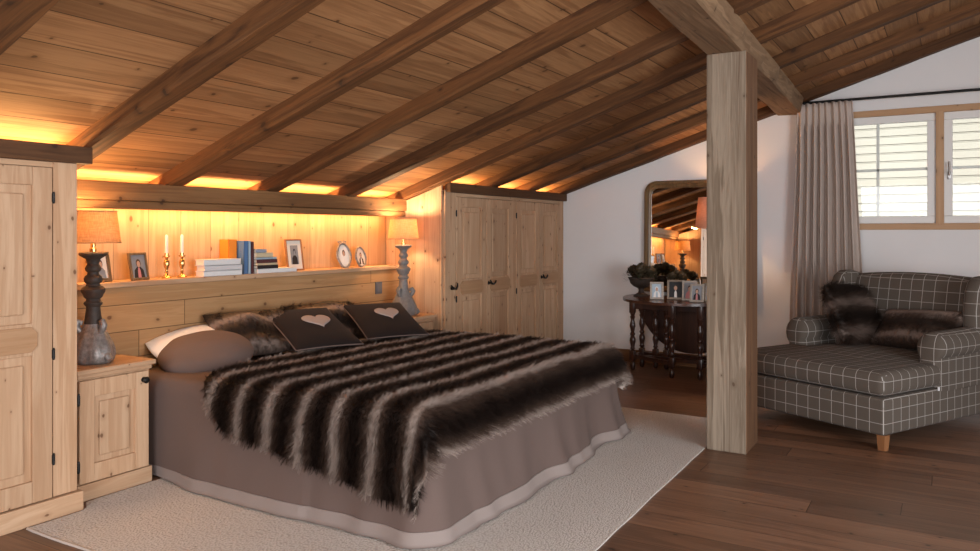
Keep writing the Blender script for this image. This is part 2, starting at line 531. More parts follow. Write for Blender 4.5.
def struct(name, bm, mat, label=None, smooth=False, angle=None):
    o = build(name, bm, mat, None, smooth, angle)
    o['kind'] = 'structure'
    if label:
        o['label'] = label
        o['category'] = name.split('_')[0]
    return o


def copy_tree(o, parent=None):
    c = o.copy()
    COL.objects.link(c)
    if parent:
        c.parent = parent
    for ch in list(o.children):
        copy_tree(ch, c)
    return c


def new():
    return bmesh.new()


def box(name, lo, hi, mat, parent=None, bevel=0.003):
    bm = new()
    bm_box(bm, lo, hi, bevel)
    return build(name, bm, mat, parent)


# ------------------------------------------------------------------ the setting
XG = 7.72                     # gable wall
YN = 4.27                     # back of the bed niche
YF = 3.65                     # wardrobe fronts
SL = 0.322                    # roof slope


def z_raft(y):                # underside of the rafters
    return 2.921 - SL * y


def z_ceil(y):                # underside of the ceiling boards
    return 3.012 - SL * y


bm = new(); bm_box(bm, (-2.7, -3.4, -0.1), (7.9, 4.5, 0.0)); struct('floor', bm, M['floor'])
bm = new()
Yr = -2.3
bm_prism(bm, [(4.6, z_ceil(4.6)), (Yr, z_ceil(Yr)), (-3.5, z_ceil(Yr) - SL * 1.2), (-3.5, z_ceil(Yr) - SL * 1.2 + 0.1), (Yr, z_ceil(Yr) + 0.1), (4.6, z_ceil(4.6) + 0.1)], -2.7, 7.9, 'YZ')
struct('ceiling', bm, M['ceiling'])
# gable wall with the window opening
WY0, WY1, WZ0, WZ1 = -0.74, 0.87, 1.375, 2.43
bm = new()
for poly in ([(4.5, -0.05), (WY1, -0.05), (WY1, z_ceil(WY1) + 0.05), (4.5, z_ceil(4.5) + 0.05)],
             [(WY1, -0.05), (WY0, -0.05), (WY0, WZ0), (WY1, WZ0)],
             [(WY1, WZ1), (WY0, WZ1), (WY0, z_ceil(WY0) + 0.05), (WY1, z_ceil(WY1) + 0.05)],
             [(WY0, -0.05), (-3.4, -0.05), (-3.4, 3.40), (Yr, z_ceil(Yr) + 0.05), (WY0, z_ceil(WY0) + 0.05)]):
    bm_prism(bm, poly, XG, XG + 0.22, 'YZ')
struct('wall_gable', bm, M['wall'])
bm = new(); bm_box(bm, (-2.6, YN, 0.0), (7.72, YN + 0.15, 1.68)); struct('wall_niche', bm, M['pine_wall'])
# walls behind the camera, each with an opening added for a fill light
bm = new()
bm_box(bm, (-2.7, -3.4, 0.0), (-0.8, -3.25, 3.45)); bm_box(bm, (3.2, -3.4, 0.0), (7.72, -3.25, 3.45))
bm_box(bm, (-0.8, -3.4, 2.45), (3.2, -3.25, 3.45)); struct('wall_right', bm, M['wall'])
bm = new()
bm_prism(bm, [(4.5, 0), (2.2, 0), (2.2, z_ceil(2.2) + .03), (4.5, z_ceil(4.5) + .03)], -2.75, -2.6, 'YZ')
bm_prism(bm, [(2.2, 0), (-1.0, 0), (-1.0, 0.5), (2.2, 0.5)], -2.75, -2.6, 'YZ')
bm_prism(bm, [(2.2, 2.3), (-1.0, 2.3), (-1.0, z_ceil(-1) + .03), (2.2, z_ceil(2.2) + .03)], -2.75, -2.6, 'YZ')
bm_prism(bm, [(-1.0, 0), (-3.4, 0), (-3.4, 3.4), (Yr, z_ceil(Yr) + .03), (-1.0, z_ceil(-1) + .03)], -2.75, -2.6, 'YZ')
struct('wall_rear', bm, M['wall'])
bm = new(); bm_box(bm, (XG - 0.018, 0.9, 0.0), (XG, 3.63, 0.125), 0.004); struct('baseboard_gable', bm, M['base'])

# neighbouring siding seen through the window
bm = new()
for i in range(44):
    z = 0.2 + i * 0.092
    bm_box(bm, (9.6 + 0.01 * (i % 2) * 0, -4.5, z), (9.64, 4.0, z + 0.086), 0.004)
bm_box(bm, (9.64, -4.5, 0.0), (9.8, 4.0, 4.3))
struct('exterior_wall', bm, M['siding'], 'whitewashed board siding of the house outside the window')

# ------------------------------------------------------------------ window (setting)
win = thing('window_1', 'pine framed casement window with white sashes in the gable wall', 'window', (XG, 0, 0))
win['kind'] = 'structure'
MY0, MY1 = 0.045, 0.105                    # mullion
bm = new()
bm_box(bm, (-0.02, WY0, WZ1 - 0.05), (0.12, WY1, WZ1 + 0.005), 0.004)
bm_box(bm, (-0.02, WY0, WZ0 - 0.005), (0.12, WY1, WZ0 + 0.05), 0.004)
bm_box(bm, (-0.019, WY1 - 0.05, WZ0 + 0.05), (0.12, WY1 + 0.005, WZ1 - 0.05), 0.004)
bm_box(bm, (-0.019, WY0 - 0.005, WZ0 + 0.05), (0.12, WY0 + 0.05, WZ1 - 0.05), 0.004)
build('window_frame', bm, M['win_wood'], win)
box('mullion', (-0.025, MY0, WZ0 + 0.04), (0.12, MY1, WZ1 - 0.04), M['win_wood_z'], win)
for y0, y1 in ((MY1, WY1 - 0.05), (WY0 + 0.05, MY0)):
    z0, z1 = WZ0 + 0.05, WZ1 - 0.05
    sw = 0.065
    bm = new()
    bm_box(bm, (0.0, y0, z0), (0.06, y1, z0 + sw), 0.006); bm_box(bm, (0.0, y0, z1 - sw), (0.06, y1, z1), 0.006)
    bm_box(bm, (0.0, y0, z0 + sw), (0.06, y0 + sw, z1 - sw), 0.004); bm_box(bm, (0.0, y1 - sw, z0 + sw), (0.06, y1, z1 - sw), 0.004)
    s = build('sash', bm, M['white_paint'], win)
    box('pane', (0.027, y0 + sw - 0.01, z0 + sw - 0.01), (0.033, y1 - sw + 0.01, z1 - sw + 0.01), M['glass'], s, 0)
    bm = new()
    zm = (z0 + z1) / 2
    bm_box(bm, (0.034, y0 + sw, zm - 0.012), (0.05, y1 - sw, zm + 0.012), 0.003)
    ym = y0 + (y1 - y0) * (0.63 if y0 > 0 else 0.37)
    bm_box(bm, (0.034, ym - 0.012, z0 + sw), (0.05, ym + 0.012, z1 - sw), 0.003)
    build('glazing_bar', bm, M['white_paint'], s)
bm = new()
bm_box(bm, (-0.014, -0.005, 1.80), (0.0, 0.018, 1.87), 0.004); bm_tube(bm, [(-0.014, 0.006, 1.84), (-0.045, 0.006, 1.84), (-0.045, 0.006, 1.95)], 0.008, 8)
build('window_handle', bm, M['steel'], win, True, 40)

# ------------------------------------------------------------------ rafters, purlin, post, eave beam
RAFT = [(1.40, .05, .16), (2.265, .055, .12), (3.01, .05, .115), (3.79, .06, .115), (4.60, .05, .115), (5.325, .05, .115),
        (6.11, .035, .115), (6.87, .02, .11), (7.60, .0, .115), (0.45, .05, .13), (-0.4, .05, .13), (-1.25, .05, .13), (-2.1, .05, .13)]
for k, (x4, sk, wd) in enumerate(RAFT):
    bm = new()
    rnd = random.Random(k)
    N = 60
    rings = []
    ph = rnd.uniform(0, 9)
    for i in range(N + 1):
        y = 4.25 - (4.25 - Yr) * i / N
        x = x4 - sk * (4.0 - y)
        zb, zt = z_raft(y), z_ceil(y) + 0.01
        wob = lambda s: 0.007 * noise.noise(Vector((y * 1.7, s * 5.1 + ph, k * 2.3))) + 0.004 * noise.noise(Vector((y * 7, s * 3.3 + ph, k)))
        c = 0.014
        prof = [(wob(1), 0.08), (wob(1), c), (c + wob(2), wob(2)), (wd - c + wob(3), wob(3)), (wd + wob(4), c), (wd + wob(4), 0.08)]
        ring = []
        for px, pz in prof:
            ring.append(bm.verts.new((x + px, y, zt if pz >= 0.08 else zb + pz)))
        rings.append(ring)
    for a, b in zip(rings, rings[1:]):
        for i in range(6):
            bm.faces.new((a[i], a[(i + 1) % 6], b[(i + 1) % 6], b[i]))
    bm.faces.new(rings[0]); bm.faces.new(rings[-1])
    r = struct('rafter', bm, M['rafter'])
    r['label'] = 'hewn brown roof rafter under the sloping board ceiling'
    r['category'] = 'rafter'
    r['group'] = 'roof rafters'

bm = new()
N = 90
rings = []
for i in range(N + 1):
    x = 0.2 + (XG - 0.2) * i / N
    nz = lambda a, s=1.0: noise.noise(Vector((x * 1.6 * s, a * 7.7, 3.1)))
    jag = 0.075 * noise.noise(Vector((x * 3.3, 1.0, 0))) + 0.03 * noise.noise(Vector((x * 9, 2.0, 0)))
    yb0 = 1.115 + 0.012 * nz(1); yb1 = 1.345 + 0.018 * nz(2)
    zb = 2.447 + 0.006 * nz(3)
    dy = 0.038 * (x - 6.0)
    yb0 += dy; yb1 += dy
    zs = 2.585 + jag
    prof = [(yb0 + 0.012, zb), (yb0, zb + 0.012), (yb0 - 0.012 + jag * 0.5, (zb + zs) / 2), (yb0 - 0.02 + jag * 0.7, zs), (yb0 + 0.05, zs + 0.012), (yb1 - 0.02, 2.56), (yb1 + 0.01, zb + 0.04 + 0.02 * nz(5)), (yb1 - 0.012, zb + 0.004)]
    rings.append([bm.verts.new((x, y, z)) for y, z in prof])
for a, b in zip(rings, rings[1:]):
    for i in range(8):
        bm.faces.new((a[i], a[(i + 1) % 8], b[(i + 1) % 8], b[i]))
bm.faces.new(rings[0]); bm.faces.new(rings[-1])
struct('purlin_beam', bm, M['purlin'], 'rough hewn timber purlin resting on the square post', True, 35)['category'] = 'beam'

bm = new()
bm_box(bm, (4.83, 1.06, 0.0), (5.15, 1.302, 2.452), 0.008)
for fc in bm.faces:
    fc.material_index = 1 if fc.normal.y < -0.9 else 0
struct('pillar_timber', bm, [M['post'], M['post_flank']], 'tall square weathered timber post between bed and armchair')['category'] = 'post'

bm = new()
bm_box(bm, (1.0, 4.02, 1.53), (5.381, 4.13, 1.632), 0.006)
bm_box(bm, (1.0, 4.035, 1.483), (5.381, 4.13, 1.528), 0.006)
struct('beam_eave', bm, M['beam'], 'long horizontal timber beam above the shelf behind the bed')['category'] = 'beam'

# ------------------------------------------------------------------ wardrobes


def door(parent, x0, x1, z0, z1, y, hinge, handle, zrail, sw=0.085):
    """Framed door with an upper and a lower raised panel and a clipped-corner plaque between; front faces -Y."""
    fr = new()
    yb = y + 0.024
    tr = 0.085
    bm_box(fr, (x0, y, z0), (x0 + sw, yb, z1), 0.003)
    bm_box(fr, (x1 - sw, y, z0), (x1, yb, z1), 0.003)
    bm_box(fr, (x0 + sw, y, z1 - tr), (x1 - sw, yb, z1), 0.003)
    bm_box(fr, (x0 + sw, y, z0), (x1 - sw, yb, z0 + 0.10), 0.003)
    bm_box(fr, (x0 + sw, y + 0.001, zrail - 0.075), (x1 - sw, yb, zrail + 0.075), 0.003)
    d = build('door', fr, M['pine_z'], parent)
    for nm, pz0, pz1 in (('upper_panel', zrail + 0.075, z1 - tr), ('lower_panel', z0 + 0.10, zrail - 0.075)):
        p = new()
        a0, a1 = x0 + sw - 0.004, x1 - sw + 0.004
        bm_box(p, (a0, y + 0.015, pz0 - .004), (a1, yb + 0.004, pz1 + .004))
        bm_box(p, (a0 + 0.04, y + 0.005, pz0 + 0.04), (a1 - 0.04, y + 0.017, pz1 - 0.04), 0.007)
        build('panel', p, M['pine_z'], d)
    q = new()
    a0, a1, h, c = x0 + sw - 0.02, x1 - sw + 0.02, 0.058, 0.028
    bm_prism(q, [(a0 + c, zrail - h), (a1 - c, zrail - h), (a1, zrail - h + c), (a1, zrail + h - c), (a1 - c, zrail + h), (a0 + c, zrail + h), (a0, zrail + h - c), (a0, zrail - h + c)], y - 0.007, y + 0.004, 'XZ', 0.002)
    build('plaque', q, M['pine_plaque'], d)
    if handle:
        hx = x0 + 0.035 if handle == 'L' else x1 - 0.035
        s = 1 if handle == 'L' else -1
        hb = new()
        bm_lathe(hb, [(0.018, 0), (0.018, 0.004), (0.009, 0.008), (0.009, 0.03)], 12)
        bmesh.ops.rotate(hb, verts=hb.verts, cent=(0, 0, 0), matrix=Matrix.Rotation(radians(90), 3, 'X'))
        bmesh.ops.translate(hb, verts=hb.verts, vec=(hx, y, zrail + 0.02))
        bm_tube(hb, [(hx - s * 0.02, y - 0.03, zrail + 0.05), (hx - s * 0.012, y - 0.034, zrail + 0.03), (hx, y - 0.035, zrail + 0.015), (hx + s * 0.035, y - 0.035, zrail + 0.008), (hx + s * 0.07, y - 0.033, zrail + 0.022), (hx + s * 0.082, y - 0.032, zrail + 0.04)], [0.006, 0.009, 0.010, 0.009, 0.008, 0.006], 8)
        build('handle', hb, M['iron'], d, True, 40)
    if hinge:
        hx = x1 + 0.004 if hinge == 'R' else x0 - 0.004
        for hz in (z0 + 0.18, (z0 + z1) / 2 - 0.1, z1 - 0.14):
            hb = new()
            bm_lathe(hb, [(0.004, 0), (0.0065, 0.005), (0.0055, 0.01), (0.0055, 0.046), (0.0065, 0.051), (0.004, 0.056)], 8, (hx, y - 0.002, hz - 0.028))
            bm_box(hb, (hx - 0.008, y - 0.001, hz - 0.02), (hx + 0.008, y + 0.002, hz + 0.02))
            build('hinge', hb, M['iron'], d)
    return d


def carcass(parent, x0, x1, yb, stiles, zt=1.70):
    bm = new()
    bm_prism(bm, [(YF + 0.012, 0.10), (yb, 0.10), (yb, 1.52), (YF + 0.08, 1.66), (YF + 0.012, zt)], x0, x1, 'YZ')
    bm_box(bm, (x0, YF + 0.03, 0.0), (x1, yb, 0.11))
    build('carcass', bm, M['pine_side'], parent)
    for a, b in stiles:
        box('stile', (a, YF - 0.012, 0.10), (b, YF + 0.016, zt), M['pine_z'], parent, 0.003)
    box('head_rail', (x0, YF - 0.006, 1.655), (x1, YF + 0.014, zt), M['pine_x'], parent, 0.002)


lw = thing('wardrobe', 'pale knotty pine wardrobe beside the nightstand with the dark lamp', 'wardrobe', (0, 0, 0), group=None)
carcass(lw, 0.9, 2.215, 4.26, [(0.9, 0.98), (2.098, 2.215)])
box('plinth', (0.9, YF - 0.03, 0.0), (2.237, YF + 0.04, 0.095), M['pine_x'], lw, 0.004)
box('cornice', (0.85, YF - 0.055, 1.68), (2.268, YF + 0.0, 1.762), M['cornice'], lw, 0.004)
for x0, x1, hg, hd in ((1.58, 2.092, 'R', 'L'), (0.985, 1.572, 'L', None)):
    door(lw, x0, x1, 0.10, 1.652, YF - 0.016, hg, hd, 0.855, 0.092)

rw = thing('wardrobe', 'long pale pine wardrobe with four panelled doors against the white wall', 'wardrobe', (0, 0, 0))
carcass(rw, 5.40, 7.71, 4.26, [(5.40, 5.565), (6.565, 6.635), (7.63, 7.71)])
box('plinth', (5.39, YF - 0.03, 0.0), (7.715, YF + 0.04, 0.095), M['pine_x'], rw, 0.004)
box('cornice', (5.415, YF - 0.055, 1.685), (7.715, YF + 0.0, 1.765), M['cornice'], rw, 0.004)
for x0, x1, hg, hd in ((5.57, 6.062, 'L', None), (6.07, 6.56, None, 'L'), (6.64, 7.13, 'L', None), (7.138, 7.625, None, 'L')):
    door(rw, x0, x1, 0.10, 1.65, YF - 0.016, hg, hd, 0.865, 0.08)
bm = new(); bm_prism(bm, [(YF + 0.014, 0.0), (4.098, 0.0), (4.098, z_raft(4.098) - 0.003), (YF + 0.014, z_raft(YF + 0.014) - 0.003)], 5.382, 5.3985, 'YZ'); build('side_panel', bm, M['pine_side'], rw)
bm = new()
hx, y = 5.49, YF - 0.012
bm_tube(bm, [(hx - 0.04, y - 0.03, 0.90), (hx - 0.01, y - 0.034, 0.87), (hx + 0.03, y - 0.035, 0.868), (hx + 0.05, y - 0.033, 0.89), (hx + 0.055, y - 0.03, 0.915)], [0.006, 0.009, 0.010, 0.008, 0.006], 8)
bm_box(bm, (hx - 0.01, y - 0.03, 0.86), (hx + 0.01, y, 0.885), 0.003)
build('handle', bm, M['iron'], rw, True, 40)

# ------------------------------------------------------------------ headboard panelling with ledge
hb = thing('headboard', 'horizontal board pine headboard with a narrow ledge behind the bed', 'headboard', (0, 0, 0))
box('panel', (2.218, 4.10, 0.0), (5.398, YN - 0.002, 1.03), M['pine_head'], hb, 0)
box('ledge', (2.218, 4.082, 1.032), (5.381, YN - 0.002, 1.064), M['pine_x'], hb, 0.004)
sk = thing('light_switch', 'square grey switch plate on the headboard below the ledge', 'switch', (5.09, 4.0995, 0.885))
box('plate', (-0.042, -0.008, -0.05), (0.042, 0.0, 0.05), plain('switch_grey', (0.12, 0.11, 0.115), 0.4), sk, 0.002)
box('rocker', (-0.03, -0.012, -0.034), (0.03, -0.007, 0.034), plain('switch_rocker_grey', (0.15, 0.14, 0.145), 0.35), sk, 0.002)

# ------------------------------------------------------------------ nightstands


def nightstand(label, x0, x1, knob_side):
    n = thing('nightstand', label, 'nightstand', ((x0 + x1) / 2, 3.90, 0))
    hw = (x1 - x0) / 2
    yf, yb = -0.175, 0.18
    box('body', (-hw + 0.012, yf + 0.014, 0.02), (hw - 0.012, yb, 0.635), M['pine_z'], n, 0.002)
    box('top', (-hw - 0.006, yf - 0.022, 0.636), (hw + 0.008, yb, 0.662), M['pine_x'], n, 0.005)
    bm = new(); bm_box(bm, (-hw + 0.005, yf - 0.008, 0.612), (hw - 0.005, yf + 0.02, 0.637), 0.008); build('moulding', bm, M['pine_x'], n)
    box('plinth', (-hw + 0.004, yf - 0.004, 0.0), (hw - 0.004, yf + 0.03, 0.085), M['pine_x'], n, 0.003)
    x0, x1, z0, z1, y = -hw + 0.012, hw - 0.03, 0.092, 0.605, yf - 0.01
    sw = 0.078
    fr = new(); yb2 = y + 0.022
    bm_box(fr, (x0, y, z0), (x0 + sw, yb2, z1), 0.003); bm_box(fr, (x1 - sw, y, z0), (x1, yb2, z1), 0.003)
    bm_box(fr, (x0 + sw, y, z1 - 0.085), (x1 - sw, yb2, z1), 0.003); bm_box(fr, (x0 + sw, y, z0), (x1 - sw, yb2, z0 + 0.09), 0.003)
    d = build('door', fr, M['pine_z'], n)
    p = new()
    a0, a1, b0, b1 = x0 + sw, x1 - sw, z0 + 0.09, z1 - 0.085
    bm_box(p, (a0 - .003, y + 0.014, b0 - .003), (a1 + .003, yb2 + .002, b1 + .003)); bm_box(p, (a0 + 0.03, y + 0.004, b0 + 0.03), (a1 - 0.03, y + 0.016, b1 - 0.03), 0.008)
    build('panel', p, M['pine_z'], d)
    kb = new()
    bm_lathe(kb, [(0.014, 0), (0.014, 0.003), (0.007, 0.006), (0.007, 0.014), (0.016, 0.02), (0.018, 0.028), (0.012, 0.036), (0.002, 0.038)], 16)
    bmesh.ops.rotate(kb, verts=kb.verts, cent=(0, 0, 0), matrix=Matrix.Rotation(radians(90), 3, 'X'))
    bmesh.ops.translate(kb, verts=kb.verts, vec=(knob_side * (hw - 0.062) - (0.0), y, z1 - 0.045))
    build('knob', kb, M['iron'], d, True, 40)
    for hz in (z0 + 0.09, z1 - 0.09):
        h = new(); bm_lathe(h, [(0.006, 0), (0.008, 0.01), (0.008, 0.05), (0.005, 0.06)], 8, (x0 - 0.006, y, hz - 0.03)); build('hinge', h, M['iron'], d)
    return n


nightstand('pine nightstand between the wardrobe and the bed, under the dark lamp', 2.262, 2.69, 1)
nightstand('pine nightstand on the far side of the bed, under the grey lamp', 4.98, 5.372, -1)

# ------------------------------------------------------------------ baluster lamps


def baluster_lamp(label, loc, body, foot_mat, shade, rs0, rs1, group=None, energy=10, color=(1.0, 0.60, 0.27), rotz=0.0, k=1.0):
    lp = thing('table_lamp', label, 'lamp', loc, rotz, group)
    bm = new()
    lob = lambda r, z, a: r * (1.0 + 0.13 * max(0.0, 1 - z / 0.21) * abs(cos(1.5 * a)) ** 3 - 0.03 * cos(9 * a) * (1 if z < .17 else 0))
    bm_lathe(bm, [(0.085, 0.0), (0.098, 0.012), (0.106, 0.04), (0.104, 0.07), (0.094, 0.10), (0.078, 0.135), (0.062, 0.165), (0.05, 0.19), (0.046, 0.205)], 54, mod=lob)
    for q in range(3):                     # scrolled feet and shoulders of the carved base
        a = 2 * PI * q / 3 + 0.2
        c, s = cos(a), sin(a)
        bm_tube(bm, [(c * r, s * r, z) for r, z in ((0.085, 0.034), (0.112, 0.040), (0.122, 0.028), (0.114, 0.018), (0.10, 0.016))], [0.022, 0.022, 0.018, 0.014, 0.01], 10)
        bm_tube(bm, [(c * r, s * r, z) for r, z in ((0.045, 0.15), (0.07, 0.175), (0.082, 0.20), (0.072, 0.222), (0.056, 0.218), (0.058, 0.20))], [0.014, 0.018, 0.018, 0.015, 0.012, 0.008], 10)
    build('base', bm, foot_mat, lp, True, 50)
    bm = new()
    pr = [(0.044, 0.20), (0.040, 0.24), (0.036, 0.27), (0.034, 0.295), (0.044, 0.305), (0.046, 0.315), (0.036, 0.325), (0.034, 0.335), (0.045, 0.345), (0.050, 0.36),
          (0.058, 0.372), (0.060, 0.385), (0.052, 0.396), (0.036, 0.404), (0.032, 0.415), (0.042, 0.425), (0.045, 0.44), (0.040, 0.455), (0.029, 0.463), (0.027, 0.475),
          (0.037, 0.483), (0.040, 0.496), (0.034, 0.508), (0.028, 0.518), (0.030, 0.53), (0.036, 0.545), (0.052, 0.555), (0.066, 0.563), (0.070, 0.572), (0.066, 0.580), (0.030, 0.582)]
    bm_lathe(bm, pr, 28)
    build('stem', bm, body, lp, True, 40)
    bm = new(); bm_lathe(bm, [(0.018, 0.581), (0.018, 0.60), (0.013, 0.605), (0.013, 0.64)], 14)
    build('socket', bm, M['brass'], lp, True, 40)
    bm = new(); bm_ball(bm, (0, 0, 0.705), (0.026, 0.026, 0.036), 16, 10)
    bm_lathe(bm, [(0.012, 0.64), (0.014, 0.675)], 12)
    build('bulb', bm, M['bulb'], lp, True)
    bm = new()
    z0, z1 = 0.628, 0.798
    ps = [(rs0, z0), (rs1, z1), (rs1 - 0.003, z1), (rs0 - 0.003, z0)]
    bm_lathe(bm, [ps[0], ((rs0 + rs1) / 2, (z0 + z1) / 2), ps[1], ps[2], ((rs0 + rs1) / 2 - .003, (z0 + z1) / 2), ps[3], ps[0]], 48, cap=False)
    for zz, rr in ((z0 + .003, rs0), (z1 - .003, rs1)):
        bm_tube(bm, [(rr * cos(2 * PI * i / 48), rr * sin(2 * PI * i / 48), zz) for i in range(48)], 0.0035, 6, True)
    bmesh.ops.remove_doubles(bm, verts=bm.verts, dist=1e-5)
    build('lamp_shade', bm, shade, lp, True, 40)
    d = bpy.data.lights.new('lamp_bulb_light', 'POINT'); d.energy = energy; d.color = color; d.shadow_soft_size = 0.03
    o = bpy.data.objects.new('lamp_bulb_light', d); COL.objects.link(o); o.parent = lp; o.location = (0, 0, 0.72)
    # keep the light clear of the bulb's own surface
    o.location = (0, 0, 0.758)
    return lp


baluster_lamp('dark carved baluster lamp with an orange linen shade next to the wardrobe', (2.452, 3.885, 0.663), M['dark_carved'], M['silver_leaf'], M['shade_orange'], 0.134, 0.113, energy=12, rotz=0.4)
baluster_lamp('grey baluster lamp with a cream shade on the far nightstand', (5.15, 3.885, 0.663), M['lead_glaze'], M['lead_glaze'], M['shade_cream'], 0.128, 0.108, energy=20, color=(1.0, 0.66, 0.36), rotz=1.0)

# ------------------------------------------------------------------ ledge objects
ZL = 1.0645


def photo_figure(bm, kind, w, h, y, face_r=None):
    """Simple printed picture: flat shapes a hair in front of each other. Material slots follow PRINT."""
    def quad(x0, z0, x1, z1, m, dy):
        f = bm.faces.new([bm.verts.new(p) for p in ((x0, y - dy, z0), (x1, y - dy, z0), (x1, y - dy, z1), (x0, y - dy, z1))]); f.material_index = m
    def disc(cx, cz, rx, rz, m, dy, n=20):
        f = bm.faces.new([bm.verts.new((cx + rx * cos(2 * PI * i / n), y - dy, cz + rz * sin(2 * PI * i / n))) for i in range(n)]); f.material_index = m
    def clipbody(cx, z0, wd, ht, m, dy):
        pts = [(cx - wd, z0), (cx + wd, z0), (cx + wd * .85, z0 + ht * .7), (cx + wd * .35, z0 + ht), (cx - wd * .35, z0 + ht), (cx - wd * .85, z0 + ht * .7)]
        f = bm.faces.new([bm.verts.new((a, y - dy, b)) for a, b in pts]); f.material_index = m
    bgm, hair, skin, body, shirt = kind
    quad(-w, -h, w, h, bgm, 0)
    clipbody(0, -h, w * 0.75, h * 0.95, body, 0.0004)
    if shirt is not None:
        clipbody(0, -h, w * 0.22, h * 0.9, shirt, 0.0006)
    disc(0, h * 0.28, w * 0.34, h * 0.36, hair, 0.0008)
    disc(0, h * 0.20, w * 0.25, h * 0.28, skin, 0.001)


PRINT = ['paper', 'black_print', 'grey_print', 'skin_print', 'blue_print', 'pink_print', 'white_print', 'hair_print']
PM = [M[p] for p in PRINT]


def picture_frame(label, loc, rotz, w, h, fw, mat, mount, kind, lean=10, group=None, inset=0.0, oval=False):
    """Freestanding frame leaning back on its strut; bottom edge on loc."""
    r = thing('picture_frame', label, 'picture frame', loc, rotz, group)
    T = Matrix.Rotation(radians(-lean), 4, 'X')
    bm = new()
    hw = w / 2
    bm_box(bm, (-hw, -0.008, 0), (hw, 0.008, fw), 0.003); bm_box(bm, (-hw, -0.008, h - fw), (hw, 0.008, h), 0.003)
    bm_box(bm, (-hw, -0.0075, fw * .8), (-hw + fw, 0.0075, h - fw * .8), 0.003); bm_box(bm, (hw - fw, -0.0075, fw * .8), (hw, 0.0075, h - fw * .8), 0.003)
    bm.transform(T); build('frame', bm, mat, r)
    bm = new(); bm_box(bm, (-hw + fw * .7, 0.0, fw * .7), (hw - fw * .7, 0.006, h - fw * .7)); bm.transform(T)
    build('mount', bm, mount, r)
    bm = new()
    iw, ih = hw - fw - inset, h / 2 - fw - inset
    photo_figure(bm, kind, iw, ih, -0.0012, None)
    bmesh.ops.translate(bm, verts=bm.verts, vec=(0, 0, h / 2)); bm.transform(T)
    build('photo', bm, PM, r)
    bm = new()
    zt = h * 0.7
    a = T @ Vector((0, 0.008, zt)); b = Vector((0, a.y + zt * 0.32, 0.0))
    bm_tube(bm, [a, b + Vector((0, 0, 0.004))], 0.004, 6); build('strut', bm, M['black_print'], r)
    return r


picture_frame('gilt picture frame on the ledge partly hidden by the dark lamp', (2.665, 4.135, ZL), 0.12, 0.125, 0.175, 0.022, M['gilt_wood'], M['paper'], (0, 7, 3, 2, None))
picture_frame('bronze picture frame with a dark portrait between lamp and candlesticks', (2.905, 4.135, ZL), 0.25, 0.145, 0.165, 0.015, M['gilt_wood'], M['grey_print'], (2, 7, 3, 1, 5))
picture_frame('tall thin wooden picture frame with a small grey picture beside the flat books', (4.20, 4.155, ZL), 0.05, 0.175, 0.235, 0.012, M['foot'], M['paper'], (2, 1, 2, 1, None), 8, None, 0.035)

for cx, lab in ((3.11, 'brass candlestick with a white candle, the one nearer the picture frames'), (3.222, 'brass candlestick with a white candle, the one nearer the white books')):
    c = thing('candlestick', lab, 'candlestick', (cx, 4.17, ZL), 0.0, 'candlesticks on the ledge')
    bm = new(); bm_lathe(bm, [(0.030, 0), (0.031, 0.006), (0.024, 0.012), (0.012, 0.02), (0.008, 0.03), (0.012, 0.036), (0.008, 0.044), (0.009, 0.055), (0.016, 0.072), (0.019, 0.092), (0.014, 0.112), (0.008, 0.118), (0.010, 0.126), (0.021, 0.134), (0.021, 0.139), (0.012, 0.141), (0.012, 0.155)], 20)
    build('stick', bm, M['brass'], c, True, 40)
    bm = new(); bm_lathe(bm, [(0.010, 0.15), (0.0095, 0.26), (0.006, 0.268), (0.001, 0.27)], 14); build('candle', bm, M['wax'], c, True, 40)


def book(name_label, loc, dims, mat, rotz=0.0, lying=True, group=None):
    """Book in the position LYING (spine towards the room) or standing (spine to the room)."""
    b = thing('book', name_label, 'book', loc, rotz, group)
    L, D, T = dims
    if lying:
        bm = new()
        bm_box(bm, (-L / 2, -D / 2, 0), (L / 2, D / 2, 0.003)); bm_box(bm, (-L / 2, -D / 2, T - 0.003), (L / 2, D / 2, T)); bm_box(bm, (-L / 2, -D / 2, 0), (L / 2, -D / 2 + 0.003, T), 0.001)
        build('cover', bm, mat, b)
        box('pages', (-L / 2 + 0.004, -D / 2 + 0.003, 0.003), (L / 2 - 0.004, D / 2 - 0.005, T - 0.003), M['paper'], b, 0)
    else:
        bm = new()
        bm_box(bm, (-T / 2, -D / 2, 0), (-T / 2 + 0.003, D / 2, L)); bm_box(bm, (T / 2 - 0.003, -D / 2, 0), (T / 2, D / 2, L)); bm_box(bm, (-T / 2, -D / 2, 0), (T / 2, -D / 2 + 0.003, L), 0.001)
        build('cover', bm, mat, b)
        box('pages', (-T / 2 + 0.003, -D / 2 + 0.003, 0.004), (T / 2 - 0.003, D / 2 - 0.005, L - 0.004), M['paper'], b, 0)
    return b


